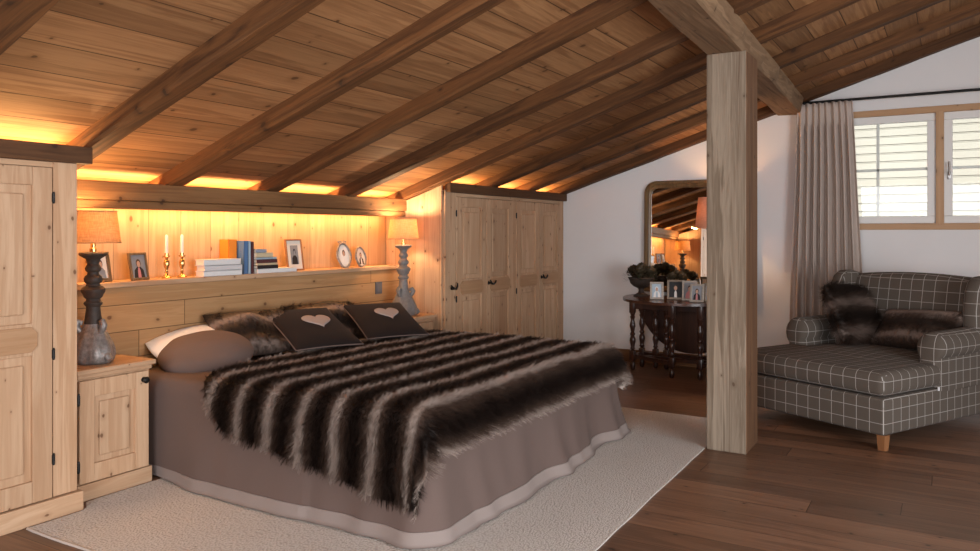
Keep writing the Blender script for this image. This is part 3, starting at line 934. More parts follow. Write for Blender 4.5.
WB = book_mat('white_cover', (0.74, 0.72, 0.70)); WB2 = book_mat('pale_grey_cover', (0.62, 0.60, 0.60)); 
OR = book_mat('orange_cover', (0.78, 0.25, 0.03)); OC = book_mat('ochre_cover', (0.34, 0.20, 0.07)); BL = book_mat('blue_cover', (0.10, 0.19, 0.36)); PB = book_mat('pale_blue_cover', (0.40, 0.50, 0.58))
MR = book_mat('maroon_cover', (0.10, 0.035, 0.035)); BK = book_mat('black_cover', (0.03, 0.022, 0.022)); CR = book_mat('cream_cover', (0.62, 0.50, 0.32)); GY = book_mat('grey_blue_cover', (0.28, 0.32, 0.38))
z = ZL
for k, (T, m, dx, lab) in enumerate(((0.033, WB, 0.0, 'white book lying at the bottom of the short white stack'), (0.036, WB2, 0.004, 'pale grey book lying in the middle of the short white stack'), (0.038, WB, -0.006, 'white book lying on top of the short white stack'))):
    book(lab, (3.475 + dx, 4.128, z), (0.305, 0.085, T), m, 0.02 * (k - 1), True, 'books on the ledge'); z += T + 0.0008
for x, L, D, T, m, lab in ((3.628, 0.235, 0.088, 0.072, OR, 'thick bright orange book standing upright behind the white stack'), (3.695, 0.225, 0.13, 0.036, BL, 'dark blue book standing upright next to the orange one'),
                           (3.726, 0.225, 0.13, 0.022, PB, 'thin pale blue book standing upright between dark blue and maroon'), (3.752, 0.220, 0.13, 0.024, MR, 'maroon book standing upright at the end of the row')):
    book(lab, (x, 4.2185 if D < 0.1 else 4.185, ZL), (L, D, T), m, 0.0, False, 'books on the ledge')
z = ZL
for k, (L, T, m, x, lab) in enumerate(((0.36, 0.030, WB, 3.955, 'long pale book lying at the bottom of the mixed stack'), (0.19, 0.024, BK, 3.865, 'black book lying just above the long pale one'), (0.19, 0.014, CR, 3.865, 'thin cream book lying between two dark ones'),
                              (0.185, 0.024, MR, 3.865, 'dark maroon book lying in the mixed stack'), (0.19, 0.014, PB, 3.86, 'thin pale blue book lying above the maroon one'), (0.16, 0.032, CR, 3.845, 'cream book lying near the top of the mixed stack'), (0.095, 0.024, GY, 3.82, 'small grey blue book on top of the mixed stack'))):
    book(lab, (x, 4.15, z), (L, 0.125 - 0.006 * k, T), m, 0.03 * ((k * 7) % 3 - 1), True, 'books on the ledge'); z += T + 0.0008

# two silver photo stands at the lamp end of the ledge
for x, hgt, wd, lab, kd in ((4.725, 0.20, 0.135, 'silver oval photo stand with a bow top on the ledge', (6, 7, 3, 6, None)), (4.93, 0.165, 0.125, 'small tilted silver photo stand closest to the grey lamp', (0, 7, 3, 7, 6))):
    s = thing('photo_stand', lab, 'picture frame', (x, 4.135, ZL), -0.12 if x < 4.8 else 0.05)
    T = Matrix.Rotation(radians(-12), 4, 'X')
    bm = new()
    n = 40
    out = [(wd / 2 * (1 + .06 * cos(4 * a)) * cos(a), hgt / 2 + hgt / 2 * 0.98 * sin(a)) for a in [2 * PI * i / n for i in range(n)]]
    bm_tube(bm, [(a, 0, b) for a, b in out], 0.009, 8, True)
    if x < 4.8:
        for sg in (-1, 1):
            bm_tube(bm, [(0, 0, hgt), (sg * 0.02, 0, hgt + 0.018), (sg * 0.042, 0, hgt + 0.012), (sg * 0.03, 0, hgt - 0.002), (0, 0, hgt)], 0.006, 6)
    bm.transform(T); build('frame', bm, M['silver_leaf'], s, True)
    bm = new(); photo_figure(bm, kd, wd * 0.32, hgt * 0.36, 0.0, None)
    f = bm.faces.new([bm.verts.new((a * .95, 0.004, b)) for a, b in [(p, q) for p, q in out]]); f.material_index = 0
    for v in bm.verts:
        if v.co.y < 0.003:
            v.co.z += hgt * 0.5
    bm.transform(T); build('photo', bm, PM, s)
    bm = new(); bm_tube(bm, [T @ Vector((0, 0.008, hgt * .6)), (0, hgt * 0.24, 0.004)], 0.004, 6); build('strut', bm, M['silver_leaf'], s)

# ------------------------------------------------------------------ rug
rg = thing('rug', 'cream woven rug lying under and in front of the bed', 'rug', (0, 0, 0))
bm = new()
P0, P1, P2, P3 = Vector((1.93, 1.275)), Vector((5.62, 1.325)), Vector((5.70, 3.705)), Vector((1.965, 3.705))


def rug_pt(u, v):
    p = (P0 * (1 - u) + P1 * u) * (1 - v) + (P3 * (1 - u) + P2 * u) * v
    e = min(u, 1 - u, v, 1 - v)
    wob = 0.012 * noise.noise(Vector((p.x * 3, p.y * 3, 0))) if e < 0.02 else 0
    k_ = max(0.0, min(1.0, (p.x - 2.25) / 0.03))
    p.y = min(p.y, 3.602 + 0.10 * k_)
    if p.x > 5.30:
        p.y = min(p.y, 3.60)
    if p.x > 4.75 and p.y < 1.36 and p.x < 5.22:
        p.y = max(p.y, 1.312)
    return (p.x + wob, p.y + wob * (0 if p.x > 4.6 and p.y < 1.4 else 1), 0.006 + 0.0010 * noise.noise(Vector((p.x * 4, p.y * 4, 1))))


bm_grid(bm, rug_pt, 90, 60)
ex = bmesh.ops.extrude_face_region(bm, geom=bm.faces[:])
for v in [g for g in ex['geom'] if isinstance(g, bmesh.types.BMVert)]:
    v.co.z = 0.001
build('pile', bm, M['rug'], rg, True, 40)
bm = new()
bm_tube(bm, [Vector(rug_pt(0.0, t / 30.0)) - Vector((0.004, 0, 0.004)) for t in range(31)], 0.0075, 6)
build('binding', bm, M['rug_edge'], rg, True)

# ------------------------------------------------------------------ bed
BX0, BX1, BY0, BY1, BZ = 2.74, 4.955, 1.945, 4.05, 0.555
bed = thing('bed', 'large double bed with a floor-length taupe bedspread', 'bed', ((BX0 + BX1) / 2, 3.0, 0))
ox, oy = (BX0 + BX1) / 2, 3.0


def bed_ring(n, off, z, amp, hz=False, seedp=0.0):
    """Rounded rectangle around the mattress pushed out by OFF, with fold waves of amplitude AMP."""
    pts = []
    rc = 0.06 + max(off, 0)
    x0, x1, y0, y1 = BX0 - off, BX1 + off, BY0 - off, BY1
    seq = []
    def arc(cx, cy, a0, a1, k=10):
        for i in range(k + 1):
            a = a0 + (a1 - a0) * i / k
            seq.append((cx + rc * cos(a), cy + rc * sin(a)))
    seq.append((x0, y1))
    arc(x0 + rc, y0 + rc, PI, 1.5 * PI)
    arc(x1 - rc, y0 + rc, 1.5 * PI, 2 * PI)
    seq.append((x1, y1))
    seq.append((x0 + 0.001, y1))
    segs = [hypot(b[0] - a[0], b[1] - a[1]) for a, b in zip(seq, seq[1:])]
    tot = sum(segs)
    i = 0; acc = 0.0
    for k in range(n):
        s = tot * k / n
        while i < len(segs) - 1 and acc + segs[i] < s:
            acc += segs[i]; i += 1
        t = (s - acc) / max(segs[i], 1e-9)
        a, b = seq[i], seq[i + 1]
        x, y = a[0] + (b[0] - a[0]) * t, a[1] + (b[1] - a[1]) * t
        d = Vector((b[0] - a[0], b[1] - a[1])).normalized()
        nx, ny = d.y, -d.x
        wv = 0.0
        if amp and y < BY1 - 0.02:
            wv = amp * (noise.noise(Vector((x * 2.1, y * 2.1, 5.0))) * 1.5 + 0.8 * noise.noise(Vector((x * 6.0 + 3, y * 6.0, 9.0))) + 0.3 * max(0, sin(s * 7.0)) ** 3)
            if x < BX0 + 0.05 and y > 2.6: wv *= 0.35
        near = max(0.0, min(1.0, (3.72 - y) / 0.35))
        if y < BY1 - 0.02:
            if y < BY0 + 0.02 and x > BX0:
                wv *= 1.35
            wv = wv * near - max(0.0, off - 0.012) * (1 - near)
        pts.append((x - nx * -wv * 1.0 - ox, y - ny * -wv * 1.0 - oy, z))
    return pts


NB = 420


def spread_rings(levels):
    bm = new()
    rings = [[bm.verts.new(p) for p in bed_ring(NB, off, z, amp)] for off, z, amp in levels]
    for a, b in zip(rings, rings[1:]):
        for i in range(NB):
            bm.faces.new((a[i], a[(i + 1) % NB], b[(i + 1) % NB], b[i]))
    return bm, rings


lev = [(-0.05, BZ, 0), (-0.03, BZ - 0.001, 0), (-0.012, BZ - 0.008, 0), (0.0, BZ - 0.025, 0), (0.008, BZ - 0.06, 0.003)]
def low(t): return (0.008 + 0.075 * t ** 1.7, (BZ - 0.06) * (1 - t) + 0.014 * t, 0.004 + 0.040 * t ** 1.2)
TH = 0.885
lev += [low(TH * k / 12) for k in range(1, 13)]
bm, rings = spread_rings(lev)
bm.faces.new(rings[0])
build('bedspread', bm, M['taupe'], bed, True)
bs = [o for o in bed.children if o.name.startswith('bedspread')][0]
lev = [low(TH)] + [low(TH + (1 - TH) * k / 5) for k in range(1, 6)] + [(0.10, 0.0135, 0.038)]
bm, rings = spread_rings([(a + 0.002, b, c) for a, b, c in lev])
build('hem_band', bm, M['taupe_light'], bs, True)
bm = new(); bm_box(bm, (BX0 + 0.06 - ox, BY0 + 0.06 - oy, 0.30), (BX1 - 0.06 - ox, BY1 - oy, BZ - 0.01), 0.03); build('mattress', bm, M['white_cotton'], bed)
bm = new(); bm_box(bm, (BX0 + 0.08 - ox, BY0 + 0.08 - oy, 0.013), (BX1 - 0.08 - ox, BY1 - oy, 0.298), 0.01); build('bed_base', bm, M['taupe'], bed)


# ------------------------------------------------------------------ cushions


def pillow_pt(w, h, t, u, v, side, pinch=0.06):
    """u, v in -1..1; side +1 back, -1 front. Local X across, Z up from 0, Y thickness. A negative pinch rounds the corners."""
    if pinch < 0:
        x = w / 2 * u * sqrt(1 + pinch * v * v)
        zz = h / 2 * v * sqrt(1 + pinch * u * u) + h / 2
        th = t / 2 * (max(0.0, (1 - u ** 2)) * max(0.0, (1 - v ** 2))) ** 0.45
        return Vector((x, side * th, zz))
    x = w / 2 * u * (1 - pinch * (1 - v * v))
    zz = h / 2 * v * (1 - pinch * (1 - u * u)) + h / 2
    th = t / 2 * (max(0.0, (1 - u ** 2)) * max(0.0, (1 - v ** 2))) ** 0.42
    return Vector((x, side * th, zz))


def pillow_mesh(w, h, t, n=26, pinch=0.06, wrinkle=0.0, seed=0.0, uvscale=True):
    bm = new()
    uvl = bm.loops.layers.uv.new('UVMap')
    info = {}
    for side in (-1, 1):
        g = []
        for j in range(n + 1):
            row = []
            for i in range(n + 1):
                u, v = -cos(PI * i / n), -cos(PI * j / n)
                p = pillow_pt(w, h, t, u, v, side, pinch)
                if wrinkle:
                    e = (1 - u ** 4) * (1 - v ** 4)
                    p += Vector((0, 1, 0)) * wrinkle * e * noise.noise(Vector((u * 1.6 + seed, v * 1.6, side * 2.0)))
                vt = bm.verts.new(p)
                info[vt] = (p.x, p.z)
                row.append(vt)
            g.append(row)
        for j in range(n):
            for i in range(n):
                bm.faces.new((g[j][i], g[j][i + 1], g[j + 1][i + 1], g[j + 1][i]))
    for f in bm.faces:
        for l in f.loops:
            l[uvl].uv = info[l.vert]
    bmesh.ops.remove_doubles(bm, verts=bm.verts, dist=1e-4)
    return bm


def add_fur(o, count, length, seed=1, clump=0.25, radius=0.0011, rand=0.003):
    md = o.modifiers.new('fur', 'PARTICLE_SYSTEM')
    ps = md.particle_system
    st = ps.settings
    st.type = 'HAIR'
    st.count = count
    st.hair_length = length
    st.hair_step = 3
    st.use_advanced_hair = True
    st.emit_from = 'FACE'
    st.use_even_distribution = True
    st.use_modifier_stack = False
    st.normal_factor = 0.0
    st.tangent_factor = 0.0
    ps.seed = seed
    st.normal_factor = 0.012
    st.object_align_factor = (0.0, -0.006, -0.006)
    st.factor_random = rand
    st.brownian_factor = 0.004
    st.child_type = 'INTERPOLATED'
    st.rendered_child_count = 9
    st.child_percent = 9
    st.clump_factor = clump
    st.roughness_1 = length * 0.22
    st.roughness_2 = length * 0.35
    st.roughness_endpoint = length * 0.42
    st.child_length = 1.0
    st.root_radius = radius * 1000
    st.tip_radius = radius * 250
    st.radius_scale = 0.001
    st.render_step = 2
    st.display_step = 2
    st.material = 1
    return md


def tilt_rot(tilt, heading):
    """TILT: degrees above flat on its back; HEADING: degrees of its width axis."""
    return (radians(-(90 - tilt)), 0, radians(heading))


# fur throw laid over the bed
TZ = BZ + 0.014
thr = None
bm = new()
uvl = bm.loops.layers.uv.new('UVMap')
R0 = 0.075
EX0, EX1, EY0 = BX0 - 0.012, BX1 + 0.012, BY0 - 0.012


def drape(px, py):
    dx = EX0 + R0 - px if px < EX0 + R0 else (-(px - (EX1 - R0)) if px > EX1 - R0 else 0.0)
    dy = EY0 + R0 - py if py < EY0 + R0 else 0.0
    cx = min(max(px, EX0 + R0), EX1 - R0)
    cy = max(py, EY0 + R0)
    d = hypot(dx, dy)
    rip = 0.010 * noise.noise(Vector((px * 2.2, py * 2.2, 4.0))) + 0.006 * noise.noise(Vector((px * 6, py * 6, 8.0)))
    if d < 1e-6:
        return Vector((px, py, TZ + 0.012 + rip))
    ux, uy = -dx / d, -dy / d
    L = R0 * PI / 2
    if d < L:
        a = d / R0
        out, z = R0 * sin(a), TZ - R0 * (1 - cos(a))
    else:
        e = d - L
        ang = math.atan2(abs(dy), abs(dx))
        fold = sin(2 * ang)                          # 1 on the bed's corner
        out = R0 + 0.012 + 0.085 * e + (0.035 * e / 0.3) * (sin(px * 14 + py * 11) * 0.5 + 0.35 * noise.noise(Vector((px * 5, py * 5, 1)))) + fold * 0.06 * min(1, e / 0.2) * (0.6 + 0.5 * sin(ang * 11))
        z = TZ - R0 - e * (1 - 0.13 * fold)
    k = min(1.0, d / L)
    return Vector((cx + ux * (out + rip * k), cy + uy * (out + rip * k), max(z, 0.045) + 0.012 * (1 - k) + rip * (1 - k)))


NX, NY = 150, 110
g = []
for j in range(NY + 1):
    row = []
    v = j / NY
    for i in range(NX + 1):
        u = i / NX
        py0 = EY0 - 0.140                            # lower edge at the foot
        py1 = 3.52 - 0.33 * exp(-(u * 2.7) / 0.30) + 0.05 * u + 0.02 * sin(u * 7)    # head edge
        py = py0 + (py1 - py0) * v + 0.012 * noise.noise(Vector((u * 9, v * 5, 0)))
        px0 = EX0 - (0.40 - 0.20 * v) + 0.02 * noise.noise(Vector((v * 6, 3.3, 0)))
        px1 = EX1 + 0.22
        px = px0 + (px1 - px0) * u
        vt = bm.verts.new(drape(px, py))
        row.append((vt, (px, py + 0.09 * (1 - u) * 0 )))
    g.append(row)
for j in range(NY):
    for i in range(NX):
        q = [g[j][i], g[j][i + 1], g[j + 1][i + 1], g[j + 1][i]]
        f = bm.faces.new([a for a, _ in q])
        for l, (_, uv) in zip(f.loops, q):
            l[uvl].uv = uv
thr = build('fur_throw', bm, M['fur'], None, True)
tag(thr, 'dark brown faux fur throw with pale stripes spread over the bed', 'throw')
add_fur(thr, 26000, 0.0055, 3)


def fur_pillow(label, loc, rot, w, h, t, seed, count=1600, group=None, off=0.0):
    bm = pillow_mesh(w, h, t, 24, 0.05, 0.05, seed)
    o = build('fur_pillow', bm, M['fur_pillow'], None, True)
    for l in o.data.uv_layers[0].data:
        l.uv[1] += off
    o.location = loc; o.rotation_euler = rot
    tag(o, label, 'pillow', group)
    add_fur(o, count * 2, 0.030, int(seed), 0.35, 0.0011, 0.011)
    return o


def heart_cushion(label, loc, rot, w, h, t, hx, hz, hs):
    c = thing('heart_cushion', label, 'cushion', loc, 0, 'heart cushions on the bed', rot)
    bm = pillow_mesh(w, h, t, 28, 0.045, 0.008, hx * 10)
    cv = build('cover', bm, M['charcoal_felt'], c, True)
    # piping around the seam
    bm = new()
    n = 15
    loop = []
    for k in range(n): loop.append(pillow_pt(w, h, t, -1 + 2 * k / n, -1, -1, 0.045))
    for k in range(n): loop.append(pillow_pt(w, h, t, 1, -1 + 2 * k / n, -1, 0.045))
    for k in range(n): loop.append(pillow_pt(w, h, t, 1 - 2 * k / n, 1, -1, 0.045))
    for k in range(n): loop.append(pillow_pt(w, h, t, -1, 1 - 2 * k / n, -1, 0.045))
    bm_tube(bm, loop, 0.0045, 6, True)
    build('piping', bm, M['taupe'], c, True)
    # felt heart following the cushion's face
    bm = new()
    rings = []
    n = 56
    for r in [0.0, .2, .4, .6, .8, 0.95, 1.0]:
        ring = []
        for k in range(n):
            a = 2 * PI * k / n
            x = 16 * sin(a) ** 3 / 17.0
            zz = (13 * cos(a) - 5 * cos(2 * a) - 2 * cos(3 * a) - cos(4 * a)) / 17.0 + 0.12
            X, Z = hx + hs * x * r, hz + hs * zz * r
            u = 2 * X / w; v = 2 * (Z - h / 2) / h
            p = pillow_pt(w, h, t, u, v, -1, 0.0)
            ring.append(bm.verts.new((X, p.y - (0.007 if r < 1 else 0.002), Z)))
        rings.append(ring)
    for a, b in zip(rings, rings[1:]):
        for k in range(n):
            bm.faces.new((a[k], a[(k + 1) % n], b[(k + 1) % n], b[k]))
    bmesh.ops.remove_doubles(bm, verts=bm.verts, dist=1e-5)
    build('heart_patch', bm, M['heart_felt'], c, True)
    return c


bm = pillow_mesh(0.47, 0.40, 0.10, 24, -0.22, 0.006, 3.0)
o = build('pillow', bm, M['white_cotton'], None, True); o.location = (3.10, 3.725, 0.588); o.rotation_euler = (radians(-68), radians(-10), radians(-6))
tag(o, 'white pillow peeking out at the head of the bed by the dark lamp', 'pillow')
bm = pillow_mesh(0.56, 0.46, 0.20, 26, -0.45, 0.012, 6.0)
o = build('pillow', bm, M['taupe'], None, True); o.location = (3.11, 3.60, 0.565); o.rotation_euler = (radians(-75), radians(-8), radians(-6))
tag(o, 'taupe pillow lying flat beside the furry pillow', 'pillow')

fur_pillow('dark furry pillow propped behind the heart cushion nearer the nightstand lamp', (3.50, 3.715, 0.585), tilt_rot(40, -14), 0.58, 0.37, 0.17, 2.0, off=0.04)
fur_pillow('dark furry pillow propped behind the farther heart cushion', (4.17, 3.70, 0.585), tilt_rot(40, -14), 0.56, 0.37, 0.17, 5.0, off=0.04)
heart_cushion('charcoal cushion with a pale felt heart, the one nearer the nightstand with dark lamp', (3.725, 3.385, 0.618), tilt_rot(20, -21), 0.47, 0.57, 0.09, 0.04, 0.29, 0.108)
heart_cushion('charcoal cushion with a pale felt heart, the one farther along towards the grey lamp', (4.34, 3.315, 0.618), tilt_rot(22, -27), 0.47, 0.51, 0.09, 0.03, 0.27, 0.10)

# ------------------------------------------------------------------ gateleg table with its things
tb = thing('gateleg_table', 'dark oak gateleg table with turned legs under the gilt mirror', 'table', (7.42, 2.18, 0))
TH_ = 0.72
bm = new()
el = [(-0.72 * sin(PI * k / 48), 0.60 * cos(PI * k / 48)) for k in range(49)]
bm_prism(bm, [(0.10, 0.60)] + el + [(0.10, -0.60)], TH_ - 0.024, TH_, 'XY', 0.006)
build('tabletop', bm, M['dark_wood_top'], tb, False)
bm = new()
el = [(0.53 * cos(PI * k / 40), TH_ - 0.03 - 0.53 * sin(PI * k / 40)) for k in range(41)]
bm_prism(bm, el, 0.105, 0.125, 'YZ', 0.004)
build('drop_leaf', bm, M['dark_wood'], tb)


def turned_leg(name, x, y):
    bm = new()
    s = 0.026
    bm_box(bm, (x - s, y - s, 0.56), (x + s, y + s, TH_ - 0.025), 0.003)
    bm_box(bm, (x - s, y - s, 0.10), (x + s, y + s, 0.19), 0.003)
    bm_lathe(bm, [(0.012, 0.0), (0.022, 0.012), (0.026, 0.04), (0.022, 0.075), (0.014, 0.09), (0.024, 0.101)], 14, (x, y, 0))
    bm_lathe(bm, [(0.024, 0.188), (0.015, 0.20), (0.026, 0.212), (0.018, 0.225), (0.022, 0.25), (0.030, 0.285), (0.028, 0.31), (0.016, 0.335), (0.025, 0.348), (0.025, 0.36), (0.016, 0.372), (0.022, 0.40), (0.030, 0.43), (0.026, 0.46), (0.016, 0.49), (0.020, 0.505), (0.026, 0.52), (0.018, 0.535), (0.026, 0.55), (0.022, 0.562)], 14, (x, y, 0))
    return build(name, bm, M['dark_wood'], tb, True, 40)


for x, y in ((0.03, 0.47), (-0.18, 0.49), (0.03, -0.47), (-0.18, -0.49), (-0.40, 0.03), (-0.36, -0.22), (0.03, 0.33), (0.03, 0.22)):
    turned_leg('leg', x, y)
bm = new()
bm_box(bm, (-0.20, -0.49, 0.115), (-0.16, 0.49, 0.155), 0.003); bm_box(bm, (0.01, -0.47, 0.115), (0.05, 0.47, 0.155), 0.003)
for y in (-0.48, 0.48):
    bm_box(bm, (-0.18, y - 0.018, 0.117), (0.03, y + 0.018, 0.153), 0.003)
for x0, y0, y1 in ((-0.40, 0.03, 0.46), (-0.36, -0.22, -0.46)):
    a, b = Vector((x0, y0, 0)), Vector((-0.16, y1, 0)); d = (b - a).normalized(); n_ = Vector((-d.y, d.x, 0)) * 0.015
    bm_prism(bm, [(p.x, p.y) for p in (a + n_, a - n_, b - n_, b + n_)], 0.117, 0.153, 'XY')
build('stretcher', bm, M['dark_wood'], tb)
bm = new()
bm_box(bm, (-0.198, -0.48, 0.60), (-0.162, 0.48, TH_ - 0.026), 0.003); bm_box(bm, (0.012, -0.47, 0.60), (0.048, 0.47, TH_ - 0.026), 0.003)
for y in (-0.48, 0.48):
    bm_box(bm, (-0.18, y - 0.015, 0.602), (0.03, y + 0.015, TH_ - 0.027), 0.003)
build('apron', bm, M['dark_wood'], tb)

# mirror on the wall behind the table
mr = thing('mirror', 'tall gilt framed mirror with rounded upper corners behind the dark table', 'mirror', (XG - 0.048, 2.15, 0))
mr.rotation_euler = (0, radians(1.4), 0)


def arch(hw, z0, z1, r, n=14):
    pts = [(hw, z0), (hw, z1 - r)]
    pts += [(hw - r + r * cos(PI / 2 * k / n), z1 - r + r * sin(PI / 2 * k / n)) for k in range(1, n + 1)]
    pts += [(-hw + r - r * sin(PI / 2 * k / n), z1 - r + r * cos(PI / 2 * k / n)) for k in range(0, n + 1)]
    pts += [(-hw, z0)]
    return pts


bm = new()
outer, inner = arch(0.56, 0.74, 1.87, 0.13), arch(0.487, 0.80, 1.797, 0.075)
rows = []
for sc_, dpt in ((0.0, -0.002), (0.0, -0.028), (0.18, -0.042), (0.40, -0.045), (0.55, -0.030), (0.72, -0.034), (0.9, -0.028), (1.0, -0.016), (1.0, -0.004)):
    rows.append([bm.verts.new((dpt, a[0] * (1 - sc_) + b[0] * sc_, a[1] * (1 - sc_) + b[1] * sc_)) for a, b in zip(outer, inner)])
n = len(outer)
for a, b in zip(rows, rows[1:]):
    for i in range(n):
        bm.faces.new((a[i], a[(i + 1) % n], b[(i + 1) % n], b[i]))
build('frame', bm, M['gilt_wood'], mr, True, 35)
bm = new()
bm_prism(bm, arch(0.497, 0.79, 1.805, 0.08), -0.010, -0.003, 'YZ')
build('mirror_glass', bm, M['mirror'], mr)

# footed urn with dried artichokes
TT = TH_ + 0.0006
ur = thing('urn_planter', 'dark footed urn filled with dried flower heads on the table end', 'planter', (7.33, 2.615, TT))
bm = new()
bm_lathe(bm, [(0.075, 0), (0.076, 0.012), (0.055, 0.02), (0.03, 0.035), (0.024, 0.055), (0.03, 0.075), (0.075, 0.095), (0.105, 0.125), (0.115, 0.155), (0.122, 0.17), (0.13, 0.178), (0.125, 0.185), (0.11, 0.18), (0.10, 0.15)], 32)
build('urn', bm, M['dark_carved'], ur, True, 40)
rnd = random.Random(4)


def petal_head(bm, c, r, n=44):
    for k in range(n):
        t = (k + 0.5) / n
        ph = k * 2.39996
        el_ = math.acos(1 - 1.5 * t)
        d = Vector((sin(el_) * cos(ph), sin(el_) * sin(ph), cos(el_)))
        side = d.cross(Vector((0, 0, 1)) if abs(d.z) < 0.95 else Vector((1, 0, 0))).normalized()
        up = side.cross(d).normalized()
        if up.z < 0: up = -up
        b0 = c + d * r * 0.55
        wv = r * 0.33
        v = [bm.verts.new(b0 - side * wv * .7), bm.verts.new(b0 + side * wv * .7), bm.verts.new(b0 + d * r * 0.38 + side * wv + up * r * .12), bm.verts.new(b0 + d * r * 0.62 + up * r * 0.5), bm.verts.new(b0 + d * r * 0.38 - side * wv + up * r * .12)]
        bm.faces.new(v)
    bm_ball(bm, c, r * 0.6, 10, 8)


for (dx, dy, dz, r) in ((0.0, 0.075, 0.225, 0.068), (-0.065, -0.005, 0.225, 0.07), (0.02, -0.085, 0.22, 0.066), (0.06, 0.02, 0.24, 0.06), (-0.01, -0.01, 0.265, 0.055)):
    bm = new(); petal_head(bm, Vector((dx, dy, dz)), r); build('flower_head', bm, M['artichoke'], ur)
bm = new()
for k in range(110):
    a = rnd.uniform(0, 2 * PI); rr = rnd.uniform(0.02, 0.15); c = Vector((rr * cos(a), rr * sin(a), rnd.uniform(0.175, 0.255) - rr * 0.25))
    d = Vector((cos(a), sin(a), rnd.uniform(-.1, .8))).normalized(); s_ = d.cross(Vector((0, 0, 1))).normalized() * 0.013
    L = rnd.uniform(0.04, 0.075)
    v = [bm.verts.new(c), bm.verts.new(c + d * L * .5 + s_), bm.verts.new(c + d * L), bm.verts.new(c + d * L * .5 - s_)]
    bm.faces.new(v)
fo = build('foliage', bm, M['leaf'], ur); fo['kind'] = 'stuff'

bw = thing('flower_bowl', 'low dark bowl of dried flower heads behind the photo frames', 'planter', (7.50, 2.31, TT))
bm = new(); bm_lathe(bm, [(0.05, 0), (0.055, 0.01), (0.04, 0.03), (0.05, 0.06), (0.09, 0.11), (0.10, 0.135), (0.095, 0.137), (0.085, 0.11)], 24); build('bowl', bm, M['dark_carved'], bw, True, 40)
for (dx, dy, dz, r) in ((-0.03, 0.04, 0.17, 0.055), (0.0, -0.05, 0.175, 0.055), (0.03, 0.01, 0.20, 0.05)):
    bm = new(); petal_head(bm, Vector((dx, dy, dz)), r); build('flower_head', bm, M['artichoke'], bw)

SILF = plain('pewter_frame', (0.36, 0.31, 0.26), 0.4, 0.3, 60, 0.2, 0.5, 0.4)
SILD = plain('bronze_frame', (0.22, 0.165, 0.12), 0.4, 0.3, 60, 0.2, 0.5, 0.4)
rz = radians(-90)
for (x, y, w_, h_, fr_m, kd, lab, dr) in ((7.02, 2.352, 0.125, 0.165, SILF, (4, 6, 3, 6, 4), 'pewter photo frame with a pale blue picture, closest to the urn', 6),
                                      (7.10, 2.20, 0.155, 0.185, SILD, (1, 7, 3, 1, 6), 'bronze photo frame with a dark portrait, second from the urn', 0),
                                      (7.05, 2.055, 0.135, 0.185, SILF, (2, 7, 3, 5, 5), 'pewter photo frame with a rose-clad couple, third from the urn', -2),
                                      (6.93, 1.955, 0.125, 0.165, SILF, (2, 7, 3, 1, 5), 'pewter photo frame with a small dark figure, nearest the timber post', -10),
                                      (7.02, 1.855, 0.125, 0.165, SILD, (2, 7, 3, 6, None), 'bronze photo frame mostly hidden behind the timber post', -8)):
    picture_frame(lab, (x, y, TT), rz + radians(dr + 14), w_, h_, 0.02, fr_m, M['paper'], kd, 12, 'photo frames on the dark table')

# lamp on the table, mostly behind the post
tl = thing('table_lamp', 'lamp with a dusky linen shade on the dark table behind the post', 'lamp', (7.36, 1.90, TT))
bm = new(); bm_lathe(bm, [(0.085, 0), (0.085, 0.015), (0.05, 0.025), (0.022, 0.05), (0.02, 0.12), (0.03, 0.20), (0.048, 0.30), (0.05, 0.38), (0.035, 0.46), (0.02, 0.52), (0.028, 0.55), (0.014, 0.57), (0.012, 0.69)], 24); build('base', bm, M['dark_carved'], tl, True, 40)
bm = new(); bm_ball(bm, (0, 0, 0.74), (0.028, 0.028, 0.038)); bm_lathe(bm, [(0.013, 0.685), (0.013, 0.72)], 12); build('bulb', bm, M['bulb'], tl, True)
bm = new(); bm_lathe(bm, [(0.185, 0.665), (0.155, 0.955), (0.152, 0.955), (0.182, 0.665), (0.185, 0.665)], 48, cap=False); bmesh.ops.remove_doubles(bm, verts=bm.verts, dist=1e-5); build('lamp_shade', bm, M['shade_pink'], tl, True, 40)
d = bpy.data.lights.new('lamp_bulb_light', 'POINT'); d.energy = 14; d.color = (1.0, 0.56, 0.25); d.shadow_soft_size = 0.03
o = bpy.data.objects.new('lamp_bulb_light', d); COL.objects.link(o); o.parent = tl; o.location = (0, 0, 0.82)

# ------------------------------------------------------------------ curtain and rod
rod = thing('curtain_rod', 'thin black curtain rod above the gable window', 'curtain rod', (XG, 0, 2.535))
bm = new(); bm_tube(bm, [(-0.10, 1.20, 0), (-0.10, -1.05, 0)], 0.012, 10); build('rod', bm, M['iron'], rod, True, 40)
for y in (1.17, -1.0):
    bm = new(); bm_tube(bm, [(-0.10, y, 0), (-0.002, y, 0)], 0.009, 8); bm_box(bm, (-0.008, y - .02, -.03), (-0.001, y + .02, .03), .002); build('bracket', bm, M['iron'], rod, True, 40)
cu = thing('curtain', 'gathered greige linen curtain hanging beside the gable window', 'curtain', (XG - 0.10, 1.0, 0))
bm = new()


def curtain_pt(u, v):
    z = 0.02 + (2.515 - 0.02) * v
    k = 1 - v
    y = 0.21 - u * 0.46
    y = y + (-0.02 * k + (u - .5) * -0.17 * k ** 0.8)
    fold = sin(u * 2 * PI * 8.5 + 0.6 * noise.noise(Vector((u * 4, v * 1.2, 0)))) 
    amp = 0.028 + 0.028 * k
    if v > 0.93:
        amp *= 0.55
    x = amp * fold + 0.012 * noise.noise(Vector((u * 6, v * 3, 2)))
    y += 0.015 * cos(u * 2 * PI * 8.5) * k + 0.015 * noise.noise(Vector((u * 3, v * 2, 7)))
    return (x - 0.02, y, z + (0.012 * abs(sin(u * PI * 8.5)) if v > 0.995 else 0))


